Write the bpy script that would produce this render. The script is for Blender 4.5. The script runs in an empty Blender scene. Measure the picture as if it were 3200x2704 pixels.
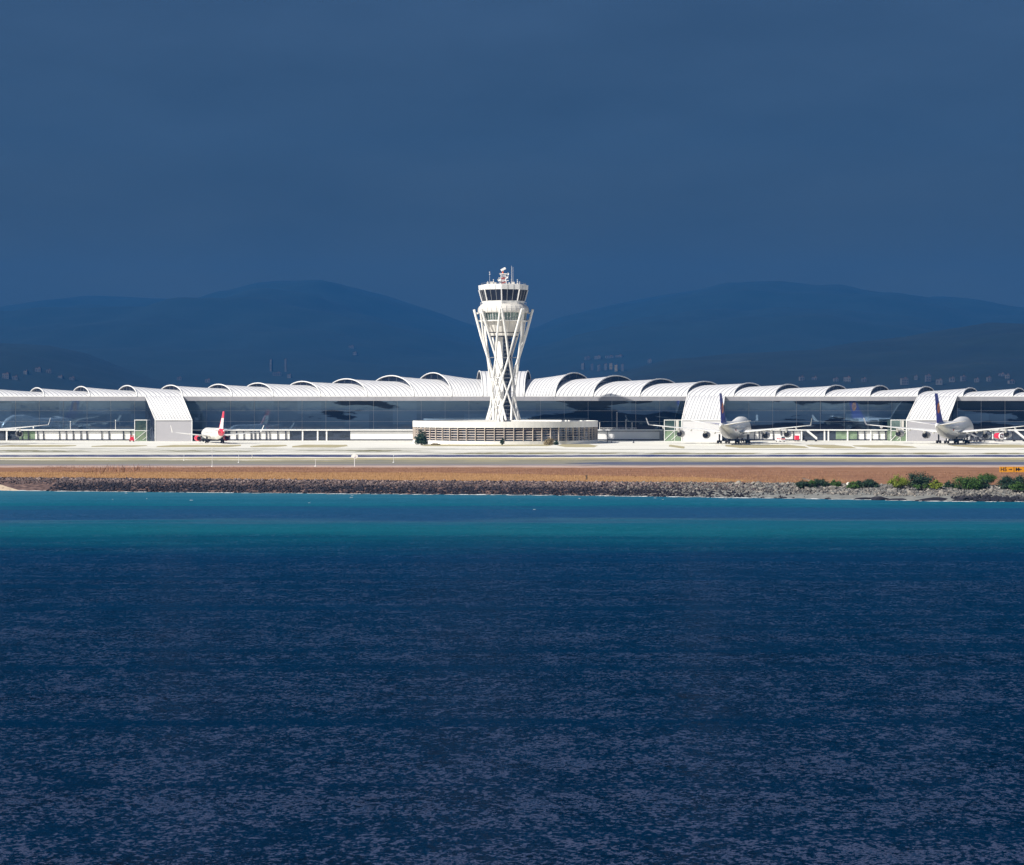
import bpy, math, random
import numpy as np
from mathutils import Vector, Matrix, noise as mnoise

random.seed(7)
rng = np.random.default_rng(7)
S = bpy.context.scene
COL = S.collection
PI = math.pi

# ------------------------------------------------------------------ camera
A = 1.5e-4            # radians per pixel of the 3200 px wide photograph
CAMH = 19.0           # eye height above the water
GZ = 2.0              # height of the airfield above the water
cd = bpy.data.cameras.new('camera')
cam = bpy.data.objects.new('camera', cd)
COL.objects.link(cam)
cam.location = (0, 0, CAMH)
cam.rotation_euler = (PI / 2, 0, 0)
cd.sensor_width = 36
cd.lens = 36 / (3200 * A)
cd.shift_y = -102 / 3200
cd.clip_start = 1
cd.clip_end = 60000
S.camera = cam

# ------------------------------------------------------------------ sun, sky, exposure
SUN_EL = math.radians(38)
SUN_AZ = math.radians(233)       # clockwise from +Y
sl = bpy.data.lights.new('sun', 'SUN')
sun = bpy.data.objects.new('sun', sl)
COL.objects.link(sun)
to_sun = Vector((math.sin(SUN_AZ) * math.cos(SUN_EL), math.cos(SUN_AZ) * math.cos(SUN_EL), math.sin(SUN_EL)))
sun.rotation_euler = to_sun.to_track_quat('Z', 'Y').to_euler()
sl.energy = 4.9
sl.angle = math.radians(0.53)
sl.color = (1.0, 0.955, 0.88)

W = bpy.data.worlds.new('World')
S.world = W
W.use_nodes = True
wn, wl = W.node_tree.nodes, W.node_tree.links
wn.clear()
wout = wn.new('ShaderNodeOutputWorld')
sky = wn.new('ShaderNodeTexSky')
sky.sky_type = 'NISHITA'
sky.sun_disc = False
sky.sun_elevation = SUN_EL
sky.sun_rotation = SUN_AZ
bg1 = wn.new('ShaderNodeBackground'); bg1.inputs['Strength'].default_value = 0.05
wl.new(sky.outputs[0], bg1.inputs['Color'])
wtc = wn.new('ShaderNodeTexCoord')
wsep = wn.new('ShaderNodeSeparateXYZ'); wl.new(wtc.outputs['Generated'], wsep.inputs[0])
# the storm bank that fills the sky over the hills: a band of cloud with its own soft mottling
wmap = wn.new('ShaderNodeMapping'); wmap.inputs['Scale'].default_value = (5, 5, 16)
wl.new(wtc.outputs['Generated'], wmap.inputs['Vector'])
wno = wn.new('ShaderNodeTexNoise'); wno.inputs['Scale'].default_value = 1.6; wno.inputs['Detail'].default_value = 5; wno.inputs['Roughness'].default_value = 0.55
wl.new(wmap.outputs[0], wno.inputs['Vector'])
wr = wn.new('ShaderNodeValToRGB')
e = wr.color_ramp.elements
e[0].position = 0.0; e[0].color = (0.0398, 0.0471, 0.0416, 1)
e[1].position = 0.19; e[1].color = (0.0344, 0.0634, 0.1140, 1)
for p_, c_ in ((0.06, (0.046, 0.046, 0.024)), (0.12, (0.0344, 0.0561, 0.0860)), (0.21, (0.0407, 0.0679, 0.1267)), (0.28, (0.100, 0.116, 0.185)), (0.5, (0.150, 0.160, 0.240)), (0.7, (0.1086, 0.1176, 0.1991))):
    x = e.new(p_); x.color = (*c_, 1)
wl.new(wsep.outputs['Z'], wr.inputs['Fac'])
wmr = wn.new('ShaderNodeMapRange')
wmr.inputs['From Min'].default_value = 0.3; wmr.inputs['From Max'].default_value = 0.7
wmr.inputs['To Min'].default_value = 0.88; wmr.inputs['To Max'].default_value = 1.12
wl.new(wno.outputs['Fac'], wmr.inputs['Value'])
bg2 = wn.new('ShaderNodeBackground')
wl.new(wr.outputs['Color'], bg2.inputs['Color']); wl.new(wmr.outputs[0], bg2.inputs['Strength'])
mz = wn.new('ShaderNodeMapRange'); mz.interpolation_type = 'SMOOTHSTEP'
mz.inputs['From Min'].default_value = 0.8; mz.inputs['From Max'].default_value = 0.45
wl.new(wsep.outputs['Z'], mz.inputs['Value'])
my = wn.new('ShaderNodeMapRange'); my.interpolation_type = 'SMOOTHSTEP'
my.inputs['From Min'].default_value = -0.35; my.inputs['From Max'].default_value = 0.15
wl.new(wsep.outputs['Y'], my.inputs['Value'])
mm = wn.new('ShaderNodeMath'); mm.operation = 'MULTIPLY'
wl.new(mz.outputs[0], mm.inputs[0]); wl.new(my.outputs[0], mm.inputs[1])
wmix = wn.new('ShaderNodeMixShader')
wl.new(mm.outputs[0], wmix.inputs[0]); wl.new(bg1.outputs[0], wmix.inputs[1]); wl.new(bg2.outputs[0], wmix.inputs[2])
wl.new(wmix.outputs[0], wout.inputs['Surface'])

S.view_settings.view_transform = 'Standard'
S.view_settings.look = 'None'
S.view_settings.exposure = 0.5
S.view_settings.gamma = 1
S.render.engine = 'CYCLES'
S.cycles.use_denoising = True
S.cycles.max_bounces = 6
S.cycles.volume_bounces = 0


# ------------------------------------------------------------------ helpers
def PX(px, D):
    return (px - 1600) * A * D


def PZ(py, D):
    return CAMH - (py - 1250) * A * D


def DG(py, z=GZ):
    """distance of a point at height z that shows on row py"""
    return (CAMH - z) / ((py - 1250) * A)


def tag(o, label=None, cat=None, group=None, kind=None):
    if label: o['label'] = label
    if cat: o['category'] = cat
    if group: o['group'] = group
    if kind: o['kind'] = kind
    return o


def empty(name, loc=(0, 0, 0), rz=0.0, parent=None):
    o = bpy.data.objects.new(name, None)
    COL.objects.link(o)
    o.location = loc
    o.rotation_euler = (0, 0, rz)
    o.empty_display_size = 1
    if parent: o.parent = parent
    return o


def children_of(o):
    return [c for c in bpy.data.objects if c.parent == o]


def copy_tree(o, parent=None):
    c = o.copy()
    COL.objects.link(c)
    c.parent = parent
    for ch in children_of(o):
        copy_tree(ch, c)
    return c


class MB:
    """collects faces and links them as one mesh object"""
    def __init__(self):
        self.v, self.f, self.m, self.uv = [], [], [], []

    def add(self, verts, faces, mi=0, uvs=None):
        b = len(self.v)
        self.v += [tuple(p) for p in verts]
        for k, f in enumerate(faces):
            self.f.append(tuple(i + b for i in f))
            self.m.append(mi)
            self.uv.append(uvs[k] if uvs else None)
        return self

    def quad(self, a, b, c, d, mi=0, uv=None):
        return self.add([a, b, c, d], [(0, 1, 2, 3)], mi, [uv] if uv else None)

    def box(self, c, s, mi=0, rz=0.0):
        cx, cy, cz = c
        hx, hy, hz = s[0] / 2, s[1] / 2, s[2] / 2
        co, si = math.cos(rz), math.sin(rz)
        vs = []
        for dz in (-hz, hz):
            for dx, dy in ((-hx, -hy), (hx, -hy), (hx, hy), (-hx, hy)):
                vs.append((cx + dx * co - dy * si, cy + dx * si + dy * co, cz + dz))
        return self.add(vs, [(3, 2, 1, 0), (4, 5, 6, 7), (0, 1, 5, 4), (1, 2, 6, 5), (2, 3, 7, 6), (3, 0, 4, 7)], mi)

    def bar(self, p, q, r0, r1=None, n=6, mi=0, cap=True):
        p, q = Vector(p), Vector(q)
        r1 = r0 if r1 is None else r1
        d = (q - p).normalized()
        u = d.orthogonal().normalized()
        w = d.cross(u)
        vs = []
        for c, r in ((p, r0), (q, r1)):
            for k in range(n):
                a = 2 * PI * k / n
                vs.append(c + (u * math.cos(a) + w * math.sin(a)) * r)
        fs = [(k, (k + 1) % n, n + (k + 1) % n, n + k) for k in range(n)]
        if cap:
            fs += [tuple(range(n - 1, -1, -1)), tuple(range(n, 2 * n))]
        return self.add(vs, fs, mi)

    def path(self, pts, rs, n=6, mi=0):
        pts = [Vector(p) for p in pts]
        vs, fs = [], []
        ref = None
        for i, p in enumerate(pts):
            a = pts[max(i - 1, 0)]; b = pts[min(i + 1, len(pts) - 1)]
            d = (b - a).normalized()
            if ref is None:
                ref = d.orthogonal().normalized()
            ref = (ref - d * ref.dot(d)).normalized()
            w = d.cross(ref)
            for k in range(n):
                t = 2 * PI * k / n
                vs.append(p + (ref * math.cos(t) + w * math.sin(t)) * rs[i])
        for i in range(len(pts) - 1):
            for k in range(n):
                fs.append((i * n + k, i * n + (k + 1) % n, (i + 1) * n + (k + 1) % n, (i + 1) * n + k))
        fs += [tuple(range(n - 1, -1, -1)), tuple(range((len(pts) - 1) * n, len(pts) * n))]
        return self.add(vs, fs, mi)

    def loft(self, rings, mi=0, cap0=True, cap1=True, closed=True, mis=None):
        n = len(rings[0])
        vs = [p for r in rings for p in r]
        base = len(self.v)
        self.v += [tuple(p) for p in vs]
        kk = n if closed else n - 1
        for i in range(len(rings) - 1):
            for k in range(kk):
                self.f.append((base + i * n + k, base + i * n + (k + 1) % n, base + (i + 1) * n + (k + 1) % n, base + (i + 1) * n + k))
                self.m.append(mis(i, k) if mis else mi); self.uv.append(None)
        if cap0:
            self.f.append(tuple(base + k for k in range(n - 1, -1, -1))); self.m.append(mi); self.uv.append(None)
        if cap1:
            self.f.append(tuple(base + (len(rings) - 1) * n + k for k in range(n))); self.m.append(mi); self.uv.append(None)
        return self

    def sphere(self, c, r, mi=0, nu=10, nv=6):
        rings = []
        for j in range(1, nv):
            th = PI * j / nv
            rings.append([(c[0] + r * math.sin(th) * math.cos(2 * PI * k / nu), c[1] + r * math.sin(th) * math.sin(2 * PI * k / nu), c[2] - r * math.cos(th)) for k in range(nu)])
        return self.loft(rings, mi)

    def build(self, name, mats, parent=None, smooth=False):
        me = bpy.data.meshes.new(name)
        me.from_pydata(self.v, [], self.f)
        for m in (mats if isinstance(mats, (list, tuple)) else [mats]):
            me.materials.append(m)
        me.polygons.foreach_set('material_index', self.m)
        if any(u is not None for u in self.uv):
            ul = me.uv_layers.new(name='UVMap')
            i = 0
            for f, u in zip(self.f, self.uv):
                for k in range(len(f)):
                    if u: ul.data[i].uv = u[k]
                    i += 1
        if smooth:
            me.polygons.foreach_set('use_smooth', [True] * len(self.f))
        me.update()
        o = bpy.data.objects.new(name, me)
        COL.objects.link(o)
        if parent: o.parent = parent
        return o


def ngon(cx, cy, z, r, n, ph=0.0, ry=None):
    ry = r if ry is None else ry
    return [(cx + r * math.cos(2 * PI * k / n + ph), cy + ry * math.sin(2 * PI * k / n + ph), z) for k in range(n)]


def np_mesh(name, verts, faces, mat, smooth=False, parent=None):
    """fast builder: verts (N,3), faces (M,k) arrays with one face size"""
    me = bpy.data.meshes.new(name)
    verts = np.asarray(verts, np.float32); faces = np.asarray(faces, np.int32)
    k = faces.shape[1]
    me.vertices.add(len(verts)); me.vertices.foreach_set('co', verts.ravel())
    me.loops.add(faces.size); me.loops.foreach_set('vertex_index', faces.ravel())
    me.polygons.add(len(faces)); me.polygons.foreach_set('loop_start', np.arange(0, faces.size, k, dtype=np.int32))
    for m in (mat if isinstance(mat, (list, tuple)) else [mat]):
        me.materials.append(m)
    if smooth:
        me.polygons.foreach_set('use_smooth', np.ones(len(faces), bool))
    me.update(calc_edges=True)
    me.validate()
    o = bpy.data.objects.new(name, me)
    COL.objects.link(o)
    if parent: o.parent = parent
    return o


def grid_faces(nx, ny):
    i = np.arange(nx * ny).reshape(ny, nx)
    return np.stack([i[:-1, :-1], i[:-1, 1:], i[1:, 1:], i[1:, :-1]], -1).reshape(-1, 4)


# ------------------------------------------------------------------ materials
def new_mat(name):
    m = bpy.data.materials.new(name)
    m.use_nodes = True
    nt = m.node_tree
    b = nt.nodes['Principled BSDF']
    return m, nt.nodes, nt.links, b


def mat(name, col, rough=0.6, metal=0.0, var=0.10, scale=0.6, bump=0.0, stretch=(1, 1, 1), spec=0.5):
    """plain material with procedural tone variation so that no surface is perfectly uniform"""
    m, n, l, b = new_mat(name)
    b.inputs['Roughness'].default_value = rough
    b.inputs['Metallic'].default_value = metal
    b.inputs['Specular IOR Level'].default_value = spec
    tc = n.new('ShaderNodeTexCoord'); mp = n.new('ShaderNodeMapping'); mp.inputs['Scale'].default_value = stretch
    l.new(tc.outputs['Object'], mp.inputs[0])
    no = n.new('ShaderNodeTexNoise'); no.inputs['Scale'].default_value = scale; no.inputs['Detail'].default_value = 6; no.inputs['Roughness'].default_value = 0.62
    l.new(mp.outputs[0], no.inputs['Vector'])
    r = n.new('ShaderNodeValToRGB')
    r.color_ramp.elements[0].position = 0.3; r.color_ramp.elements[1].position = 0.72
    r.color_ramp.elements[0].color = (*[c * (1 - var) for c in col], 1)
    r.color_ramp.elements[1].color = (*[min(1, c * (1 + var)) for c in col], 1)
    l.new(no.outputs['Fac'], r.inputs['Fac'])
    l.new(r.outputs['Color'], b.inputs['Base Color'])
    if bump:
        bp = n.new('ShaderNodeBump'); bp.inputs['Strength'].default_value = bump; bp.inputs['Distance'].default_value = 0.2
        l.new(no.outputs['Fac'], bp.inputs['Height']); l.new(bp.outputs[0], b.inputs['Normal'])
    return m


def ramp_mat(name, stops, scale=0.3, rough=0.9, stretch=(1, 1, 1), detail=8, bump=0.0, bdist=0.3, rough_n=0.6):
    m, n, l, b = new_mat(name)
    b.inputs['Roughness'].default_value = rough
    b.inputs['Specular IOR Level'].default_value = 0.2
    tc = n.new('ShaderNodeTexCoord'); mp = n.new('ShaderNodeMapping'); mp.inputs['Scale'].default_value = stretch
    l.new(tc.outputs['Object'], mp.inputs[0])
    no = n.new('ShaderNodeTexNoise'); no.inputs['Scale'].default_value = scale; no.inputs['Detail'].default_value = detail; no.inputs['Roughness'].default_value = rough_n
    l.new(mp.outputs[0], no.inputs['Vector'])
    r = n.new('ShaderNodeValToRGB')
    el = r.color_ramp.elements
    el[0].position, el[0].color = stops[0][0], (*stops[0][1], 1)
    el[1].position, el[1].color = stops[-1][0], (*stops[-1][1], 1)
    for p, c in stops[1:-1]:
        q = el.new(p); q.color = (*c, 1)
    l.new(no.outputs['Fac'], r.inputs['Fac']); l.new(r.outputs['Color'], b.inputs['Base Color'])
    if bump:
        bp = n.new('ShaderNodeBump'); bp.inputs['Strength'].default_value = bump; bp.inputs['Distance'].default_value = bdist
        l.new(no.outputs['Fac'], bp.inputs['Height']); l.new(bp.outputs[0], b.inputs['Normal'])
    return m


def roof_mat():
    """white standing seam sheet: seams run along V, cross joints along U"""
    m, n, l, b = new_mat('standing_seam_roof')
    b.inputs['Roughness'].default_value = 0.45
    uv = n.new('ShaderNodeUVMap'); uv.uv_map = 'UVMap'
    sp = n.new('ShaderNodeSeparateXYZ'); l.new(uv.outputs[0], sp.inputs[0])

    def line(out, width):
        fr = n.new('ShaderNodeMath'); fr.operation = 'FRACT'; l.new(out, fr.inputs[0])
        lt = n.new('ShaderNodeMath'); lt.operation = 'LESS_THAN'; lt.inputs[1].default_value = width
        l.new(fr.outputs[0], lt.inputs[0]); return lt
    lu = line(sp.outputs['X'], 0.2)
    no = n.new('ShaderNodeTexNoise'); no.inputs['Scale'].default_value = 1.3; no.inputs['Detail'].default_value = 6
    l.new(uv.outputs[0], no.inputs['Vector'])
    # sheet to sheet tone: one value per seam bay and joint
    fl = n.new('ShaderNodeVectorMath'); fl.operation = 'FLOOR'; l.new(uv.outputs[0], fl.inputs[0])
    wh = n.new('ShaderNodeTexWhiteNoise'); wh.noise_dimensions = '2D'; l.new(fl.outputs[0], wh.inputs['Vector'])
    mx = n.new('ShaderNodeMath'); mx.operation = 'MULTIPLY_ADD'; mx.inputs[1].default_value = 0.35
    l.new(wh.outputs['Value'], mx.inputs[0]); l.new(no.outputs['Fac'], mx.inputs[2])
    r = n.new('ShaderNodeValToRGB')
    r.color_ramp.elements[0].position = 0.35; r.color_ramp.elements[0].color = (0.68, 0.67, 0.67, 1)
    r.color_ramp.elements[1].position = 0.85; r.color_ramp.elements[1].color = (0.79, 0.78, 0.77, 1)
    l.new(mx.outputs[0], r.inputs['Fac'])
    mix = n.new('ShaderNodeMix'); mix.data_type = 'RGBA'
    l.new(lu.outputs[0], mix.inputs['Factor']); l.new(r.outputs['Color'], mix.inputs['A']); mix.inputs['B'].default_value = (0.28, 0.29, 0.33, 1)
    l.new(mix.outputs['Result'], b.inputs['Base Color'])
    bp = n.new('ShaderNodeBump'); bp.inputs['Strength'].default_value = 0.4; bp.inputs['Distance'].default_value = 0.12
    l.new(lu.outputs[0], bp.inputs['Height']); l.new(bp.outputs[0], b.inputs['Normal'])
    return m


def glass_mat(name, tint, refl, mix=0.5, wav=0.03, pane=(1 / 2.0, 1 / 3.0), rough=0.03, dark=None):
    """coated facade glass: dark body plus a tinted mirror that is a little uneven from pane to pane"""
    m, n, l, b = new_mat(name)
    out = n['Material Output']
    b.inputs['Roughness'].default_value = 0.25
    b.inputs['Specular IOR Level'].default_value = 0.2
    ge = n.new('ShaderNodeNewGeometry')
    mp = n.new('ShaderNodeMapping'); mp.inputs['Scale'].default_value = (pane[0], 0.01, pane[1])
    l.new(ge.outputs['Position'], mp.inputs[0])
    fl = n.new('ShaderNodeVectorMath'); fl.operation = 'FLOOR'; l.new(mp.outputs[0], fl.inputs[0])
    wh = n.new('ShaderNodeTexWhiteNoise'); wh.noise_dimensions = '3D'; l.new(fl.outputs[0], wh.inputs['Vector'])
    r = n.new('ShaderNodeValToRGB')
    r.color_ramp.elements[0].color = (*[c * 0.75 for c in tint], 1)
    r.color_ramp.elements[1].color = (*[c * 1.25 for c in tint], 1)
    l.new(wh.outputs['Value'], r.inputs['Fac']); l.new(r.outputs['Color'], b.inputs['Base Color'])
    gcol = None
    if dark is not None:  # noise patches paint dark reflections and unlit interior into the glass
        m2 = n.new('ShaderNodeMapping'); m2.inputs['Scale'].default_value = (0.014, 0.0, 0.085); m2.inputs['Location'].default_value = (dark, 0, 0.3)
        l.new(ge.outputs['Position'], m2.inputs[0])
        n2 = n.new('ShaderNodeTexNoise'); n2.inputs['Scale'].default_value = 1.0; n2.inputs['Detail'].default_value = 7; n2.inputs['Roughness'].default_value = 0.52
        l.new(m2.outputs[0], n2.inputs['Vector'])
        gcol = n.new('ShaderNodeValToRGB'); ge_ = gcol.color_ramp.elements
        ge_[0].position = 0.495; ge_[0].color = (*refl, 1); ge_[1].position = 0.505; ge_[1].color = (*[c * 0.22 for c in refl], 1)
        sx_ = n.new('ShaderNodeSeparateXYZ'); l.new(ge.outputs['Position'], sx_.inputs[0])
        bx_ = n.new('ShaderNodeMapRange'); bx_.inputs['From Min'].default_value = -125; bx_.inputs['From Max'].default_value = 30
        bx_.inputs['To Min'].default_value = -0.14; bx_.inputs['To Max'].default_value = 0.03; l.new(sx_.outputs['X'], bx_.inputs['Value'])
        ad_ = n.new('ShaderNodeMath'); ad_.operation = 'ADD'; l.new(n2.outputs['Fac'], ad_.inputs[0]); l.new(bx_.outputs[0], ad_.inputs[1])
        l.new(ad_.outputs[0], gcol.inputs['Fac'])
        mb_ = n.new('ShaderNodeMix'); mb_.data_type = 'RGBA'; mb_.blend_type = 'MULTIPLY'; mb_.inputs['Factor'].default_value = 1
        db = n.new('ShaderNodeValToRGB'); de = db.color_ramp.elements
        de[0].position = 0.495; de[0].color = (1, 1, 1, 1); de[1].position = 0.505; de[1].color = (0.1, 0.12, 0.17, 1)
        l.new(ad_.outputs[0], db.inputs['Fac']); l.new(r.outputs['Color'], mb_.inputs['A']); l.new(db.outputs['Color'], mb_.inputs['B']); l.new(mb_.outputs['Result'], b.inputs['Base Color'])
    no = n.new('ShaderNodeTexNoise'); no.inputs['Scale'].default_value = 0.22; no.inputs['Detail'].default_value = 2
    l.new(ge.outputs['Position'], no.inputs['Vector'])
    bp = n.new('ShaderNodeBump'); bp.inputs['Strength'].default_value = 1.0; bp.inputs['Distance'].default_value = wav
    l.new(no.outputs['Fac'], bp.inputs['Height'])
    g = n.new('ShaderNodeBsdfGlossy'); g.inputs['Roughness'].default_value = rough; g.inputs['Color'].default_value = (*refl, 1)
    if gcol: l.new(gcol.outputs['Color'], g.inputs['Color'])
    l.new(bp.outputs[0], g.inputs['Normal'])
    ms = n.new('ShaderNodeMixShader'); ms.inputs[0].default_value = mix
    l.new(b.outputs[0], ms.inputs[1]); l.new(g.outputs[0], ms.inputs[2]); l.new(ms.outputs[0], out.inputs['Surface'])
    return m


def rock_mat(name, dark, mid, light, z0, z1, scale=1.2):
    """stone: each rock its own tone, with a dark algae band that ends a little above the waterline"""
    m, n, l, b = new_mat(name)
    b.inputs['Roughness'].default_value = 0.85
    b.inputs['Specular IOR Level'].default_value = 0.25
    ge = n.new('ShaderNodeNewGeometry')
    no = n.new('ShaderNodeTexNoise'); no.inputs['Scale'].default_value = scale; no.inputs['Detail'].default_value = 7
    l.new(ge.outputs['Position'], no.inputs['Vector'])
    ad = n.new('ShaderNodeMath'); ad.operation = 'MULTIPLY_ADD'; ad.inputs[1].default_value = 0.75
    l.new(ge.outputs['Random Per Island'], ad.inputs[0])
    ml = n.new('ShaderNodeMath'); ml.operation = 'MULTIPLY'; ml.inputs[1].default_value = 0.5; l.new(no.outputs['Fac'], ml.inputs[0])
    l.new(ml.outputs[0], ad.inputs[2])
    r = n.new('ShaderNodeValToRGB')
    el = r.color_ramp.elements
    el[0].position = 0.15; el[0].color = (*dark, 1); el[1].position = 0.98; el[1].color = (*light, 1)
    q = el.new(0.55); q.color = (*mid, 1)
    l.new(ad.outputs[0], r.inputs['Fac'])
    sp = n.new('ShaderNodeSeparateXYZ'); l.new(ge.outputs['Position'], sp.inputs[0])
    big = n.new('ShaderNodeTexNoise'); big.inputs['Scale'].default_value = 0.25; big.inputs['Detail'].default_value = 4
    l.new(ge.outputs['Position'], big.inputs['Vector'])
    zz = n.new('ShaderNodeMath'); zz.operation = 'MULTIPLY_ADD'; zz.inputs[1].default_value = -1.2
    l.new(big.outputs['Fac'], zz.inputs[0]); l.new(sp.outputs['Z'], zz.inputs[2])
    mr = n.new('ShaderNodeMapRange'); mr.inputs['From Min'].default_value = z0 - 0.6; mr.inputs['From Max'].default_value = z1 - 0.6
    mr.inputs['To Min'].default_value = 1; mr.inputs['To Max'].default_value = 0
    l.new(zz.outputs[0], mr.inputs['Value'])
    mix = n.new('ShaderNodeMix'); mix.data_type = 'RGBA'
    l.new(mr.outputs[0], mix.inputs['Factor']); l.new(r.outputs['Color'], mix.inputs['A'])
    mix.inputs['B'].default_value = (0.017, 0.017, 0.026, 1)
    l.new(mix.outputs['Result'], b.inputs['Base Color'])
    bp = n.new('ShaderNodeBump'); bp.inputs['Strength'].default_value = 0.6; bp.inputs['Distance'].default_value = 0.15
    l.new(no.outputs['Fac'], bp.inputs['Height']); l.new(bp.outputs[0], b.inputs['Normal'])
    return m


M = {}
M['roof'] = roof_mat()
M['white'] = mat('white_paint', (0.80, 0.79, 0.77), 0.45, var=0.06, scale=0.8)
M['white_wall'] = mat('white_render', (0.82, 0.81, 0.80), 0.8, var=0.06, scale=0.15)
M['concrete_white'] = mat('white_concrete', (0.80, 0.785, 0.75), 0.75, var=0.08, scale=0.5, stretch=(1, 1, 0.3))
M['panel'] = mat('tower_panel', (0.66, 0.63, 0.58), 0.6, var=0.10, scale=0.45, stretch=(1, 1, 0.6))
M['fin_stone'] = mat('warm_facade_stone', (0.50, 0.43, 0.37), 0.8, var=0.15, scale=0.5)
M['fascia'] = mat('fascia_metal', (0.30, 0.295, 0.315), 0.5, var=0.10, scale=0.3)
M['bay_grey'] = mat('bay_end_panel', (0.40, 0.39, 0.41), 0.6, var=0.05, scale=0.15)
M['bay_pale'] = mat('pale_bay_end_panel', (0.66, 0.65, 0.65), 0.6, var=0.05, scale=0.15)
M['glass'] = glass_mat('curtain_glass', (0.13, 0.215, 0.325), (0.32, 0.47, 0.66), 0.5, 0.005, (1 / 10.0, 1 / 4.4))
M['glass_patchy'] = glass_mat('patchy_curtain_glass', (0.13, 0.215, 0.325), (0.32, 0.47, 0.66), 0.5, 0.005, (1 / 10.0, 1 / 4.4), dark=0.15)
M['glass_dark'] = glass_mat('dark_glass', (0.012, 0.018, 0.032), (0.22, 0.26, 0.34), 0.35, 0.02)
M['glass_green'] = glass_mat('green_glass', (0.20, 0.28, 0.17), (0.35, 0.45, 0.38), 0.25, 0.02, (1 / 1.6, 1 / 2.0))
M['glass_teal'] = glass_mat('teal_glass', (0.05, 0.085, 0.075), (0.35, 0.45, 0.42), 0.3, 0.02, (1 / 1.6, 1 / 2.0))
M['cab_glass'] = glass_mat('cab_glass', (0.005, 0.007, 0.016), (0.06, 0.08, 0.13), 0.2, 0.01)
M['dark_metal'] = mat('dark_metal', (0.045, 0.05, 0.07), 0.5, 0.3, var=0.2)
M['tyre'] = mat('tyre_rubber', (0.02, 0.02, 0.024), 0.8)
M['grey_metal'] = mat('grey_metal', (0.35, 0.36, 0.38), 0.4, 0.6)
M['plane_white'] = mat('aircraft_white', (0.80, 0.79, 0.76), 0.25, var=0.05, scale=0.2)
M['plane_grey'] = mat('aircraft_belly_grey', (0.36, 0.36, 0.37), 0.35, var=0.06, scale=0.2)
M['navy'] = mat('navy_tail_paint', (0.010, 0.020, 0.30), 0.35, var=0.08, spec=0.15)
M['orange'] = mat('orange_emblem', (0.80, 0.23, 0.015), 0.35, var=0.05)
M['red'] = mat('red_paint', (0.72, 0.03, 0.07), 0.35, var=0.06)
M['rust_red'] = mat('mast_red', (0.55, 0.12, 0.06), 0.5)
M['black'] = mat('black_paint', (0.015, 0.014, 0.014), 0.5)
M['sign'] = mat('sign_yellow', (0.62, 0.27, 0.008), 0.5, var=0.08, scale=2)
M['wood'] = mat('shrub_wood', (0.10, 0.07, 0.05), 0.9)

# ------------------------------------------------------------------ shoreline
sh_px = np.array([-900, 0, 400, 800, 1200, 1600, 2000, 2400, 2700, 2900, 3200, 4000.])
sh_py = np.array([1528, 1533, 1537, 1541, 1544, 1547, 1551, 1557, 1562, 1566, 1568, 1574.])
sh_D = CAMH / ((sh_py - 1250) * A)
sh_X = (sh_px - 1600) * A * sh_D
bk_px = np.array([-900, 0, 700, 1200, 1900, 2500, 2900, 3200, 4000.])
bk_py = np.array([1491, 1494, 1499, 1503, 1508, 1513, 1519, 1523, 1530.])
bk_D = (CAMH - GZ) / ((bk_py - 1250) * A)
bk_X = (bk_px - 1600) * A * bk_D


def hash_noise(x, y=0.0, s=1.0):
    return mnoise.noise(Vector((x * s, y * s, 3.7)))


def shore(X):
    return np.interp(X, sh_X, sh_D)


def bank(X):
    return np.interp(X, bk_X, bk_D)


def wig(X, amp=1.0, seed=0.0):
    X = np.asarray(X, float)
    return amp * (np.sin(X * 0.11 + seed) * 0.5 + np.sin(X * 0.31 + 2.1 * seed + 1) * 0.3 + np.sin(X * 0.83 + 3.3 * seed) * 0.25 + np.sin(X * 1.9 + seed * 5) * 0.12)


def bank_z(X, D):
    """height of the shore bank"""
    s = shore(X) + wig(X, 0.9, 1.3); b = bank(X) + wig(X, 0.5, 4.1)
    t = (D - s) / np.maximum(b - s, 1.0)
    z = np.where(t < 0, np.maximum(t * 3.0, -1.5), np.where(t < 1, GZ * (1 - (1 - np.clip(t, 0, 1)) ** 1.25), GZ))
    return z


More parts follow.
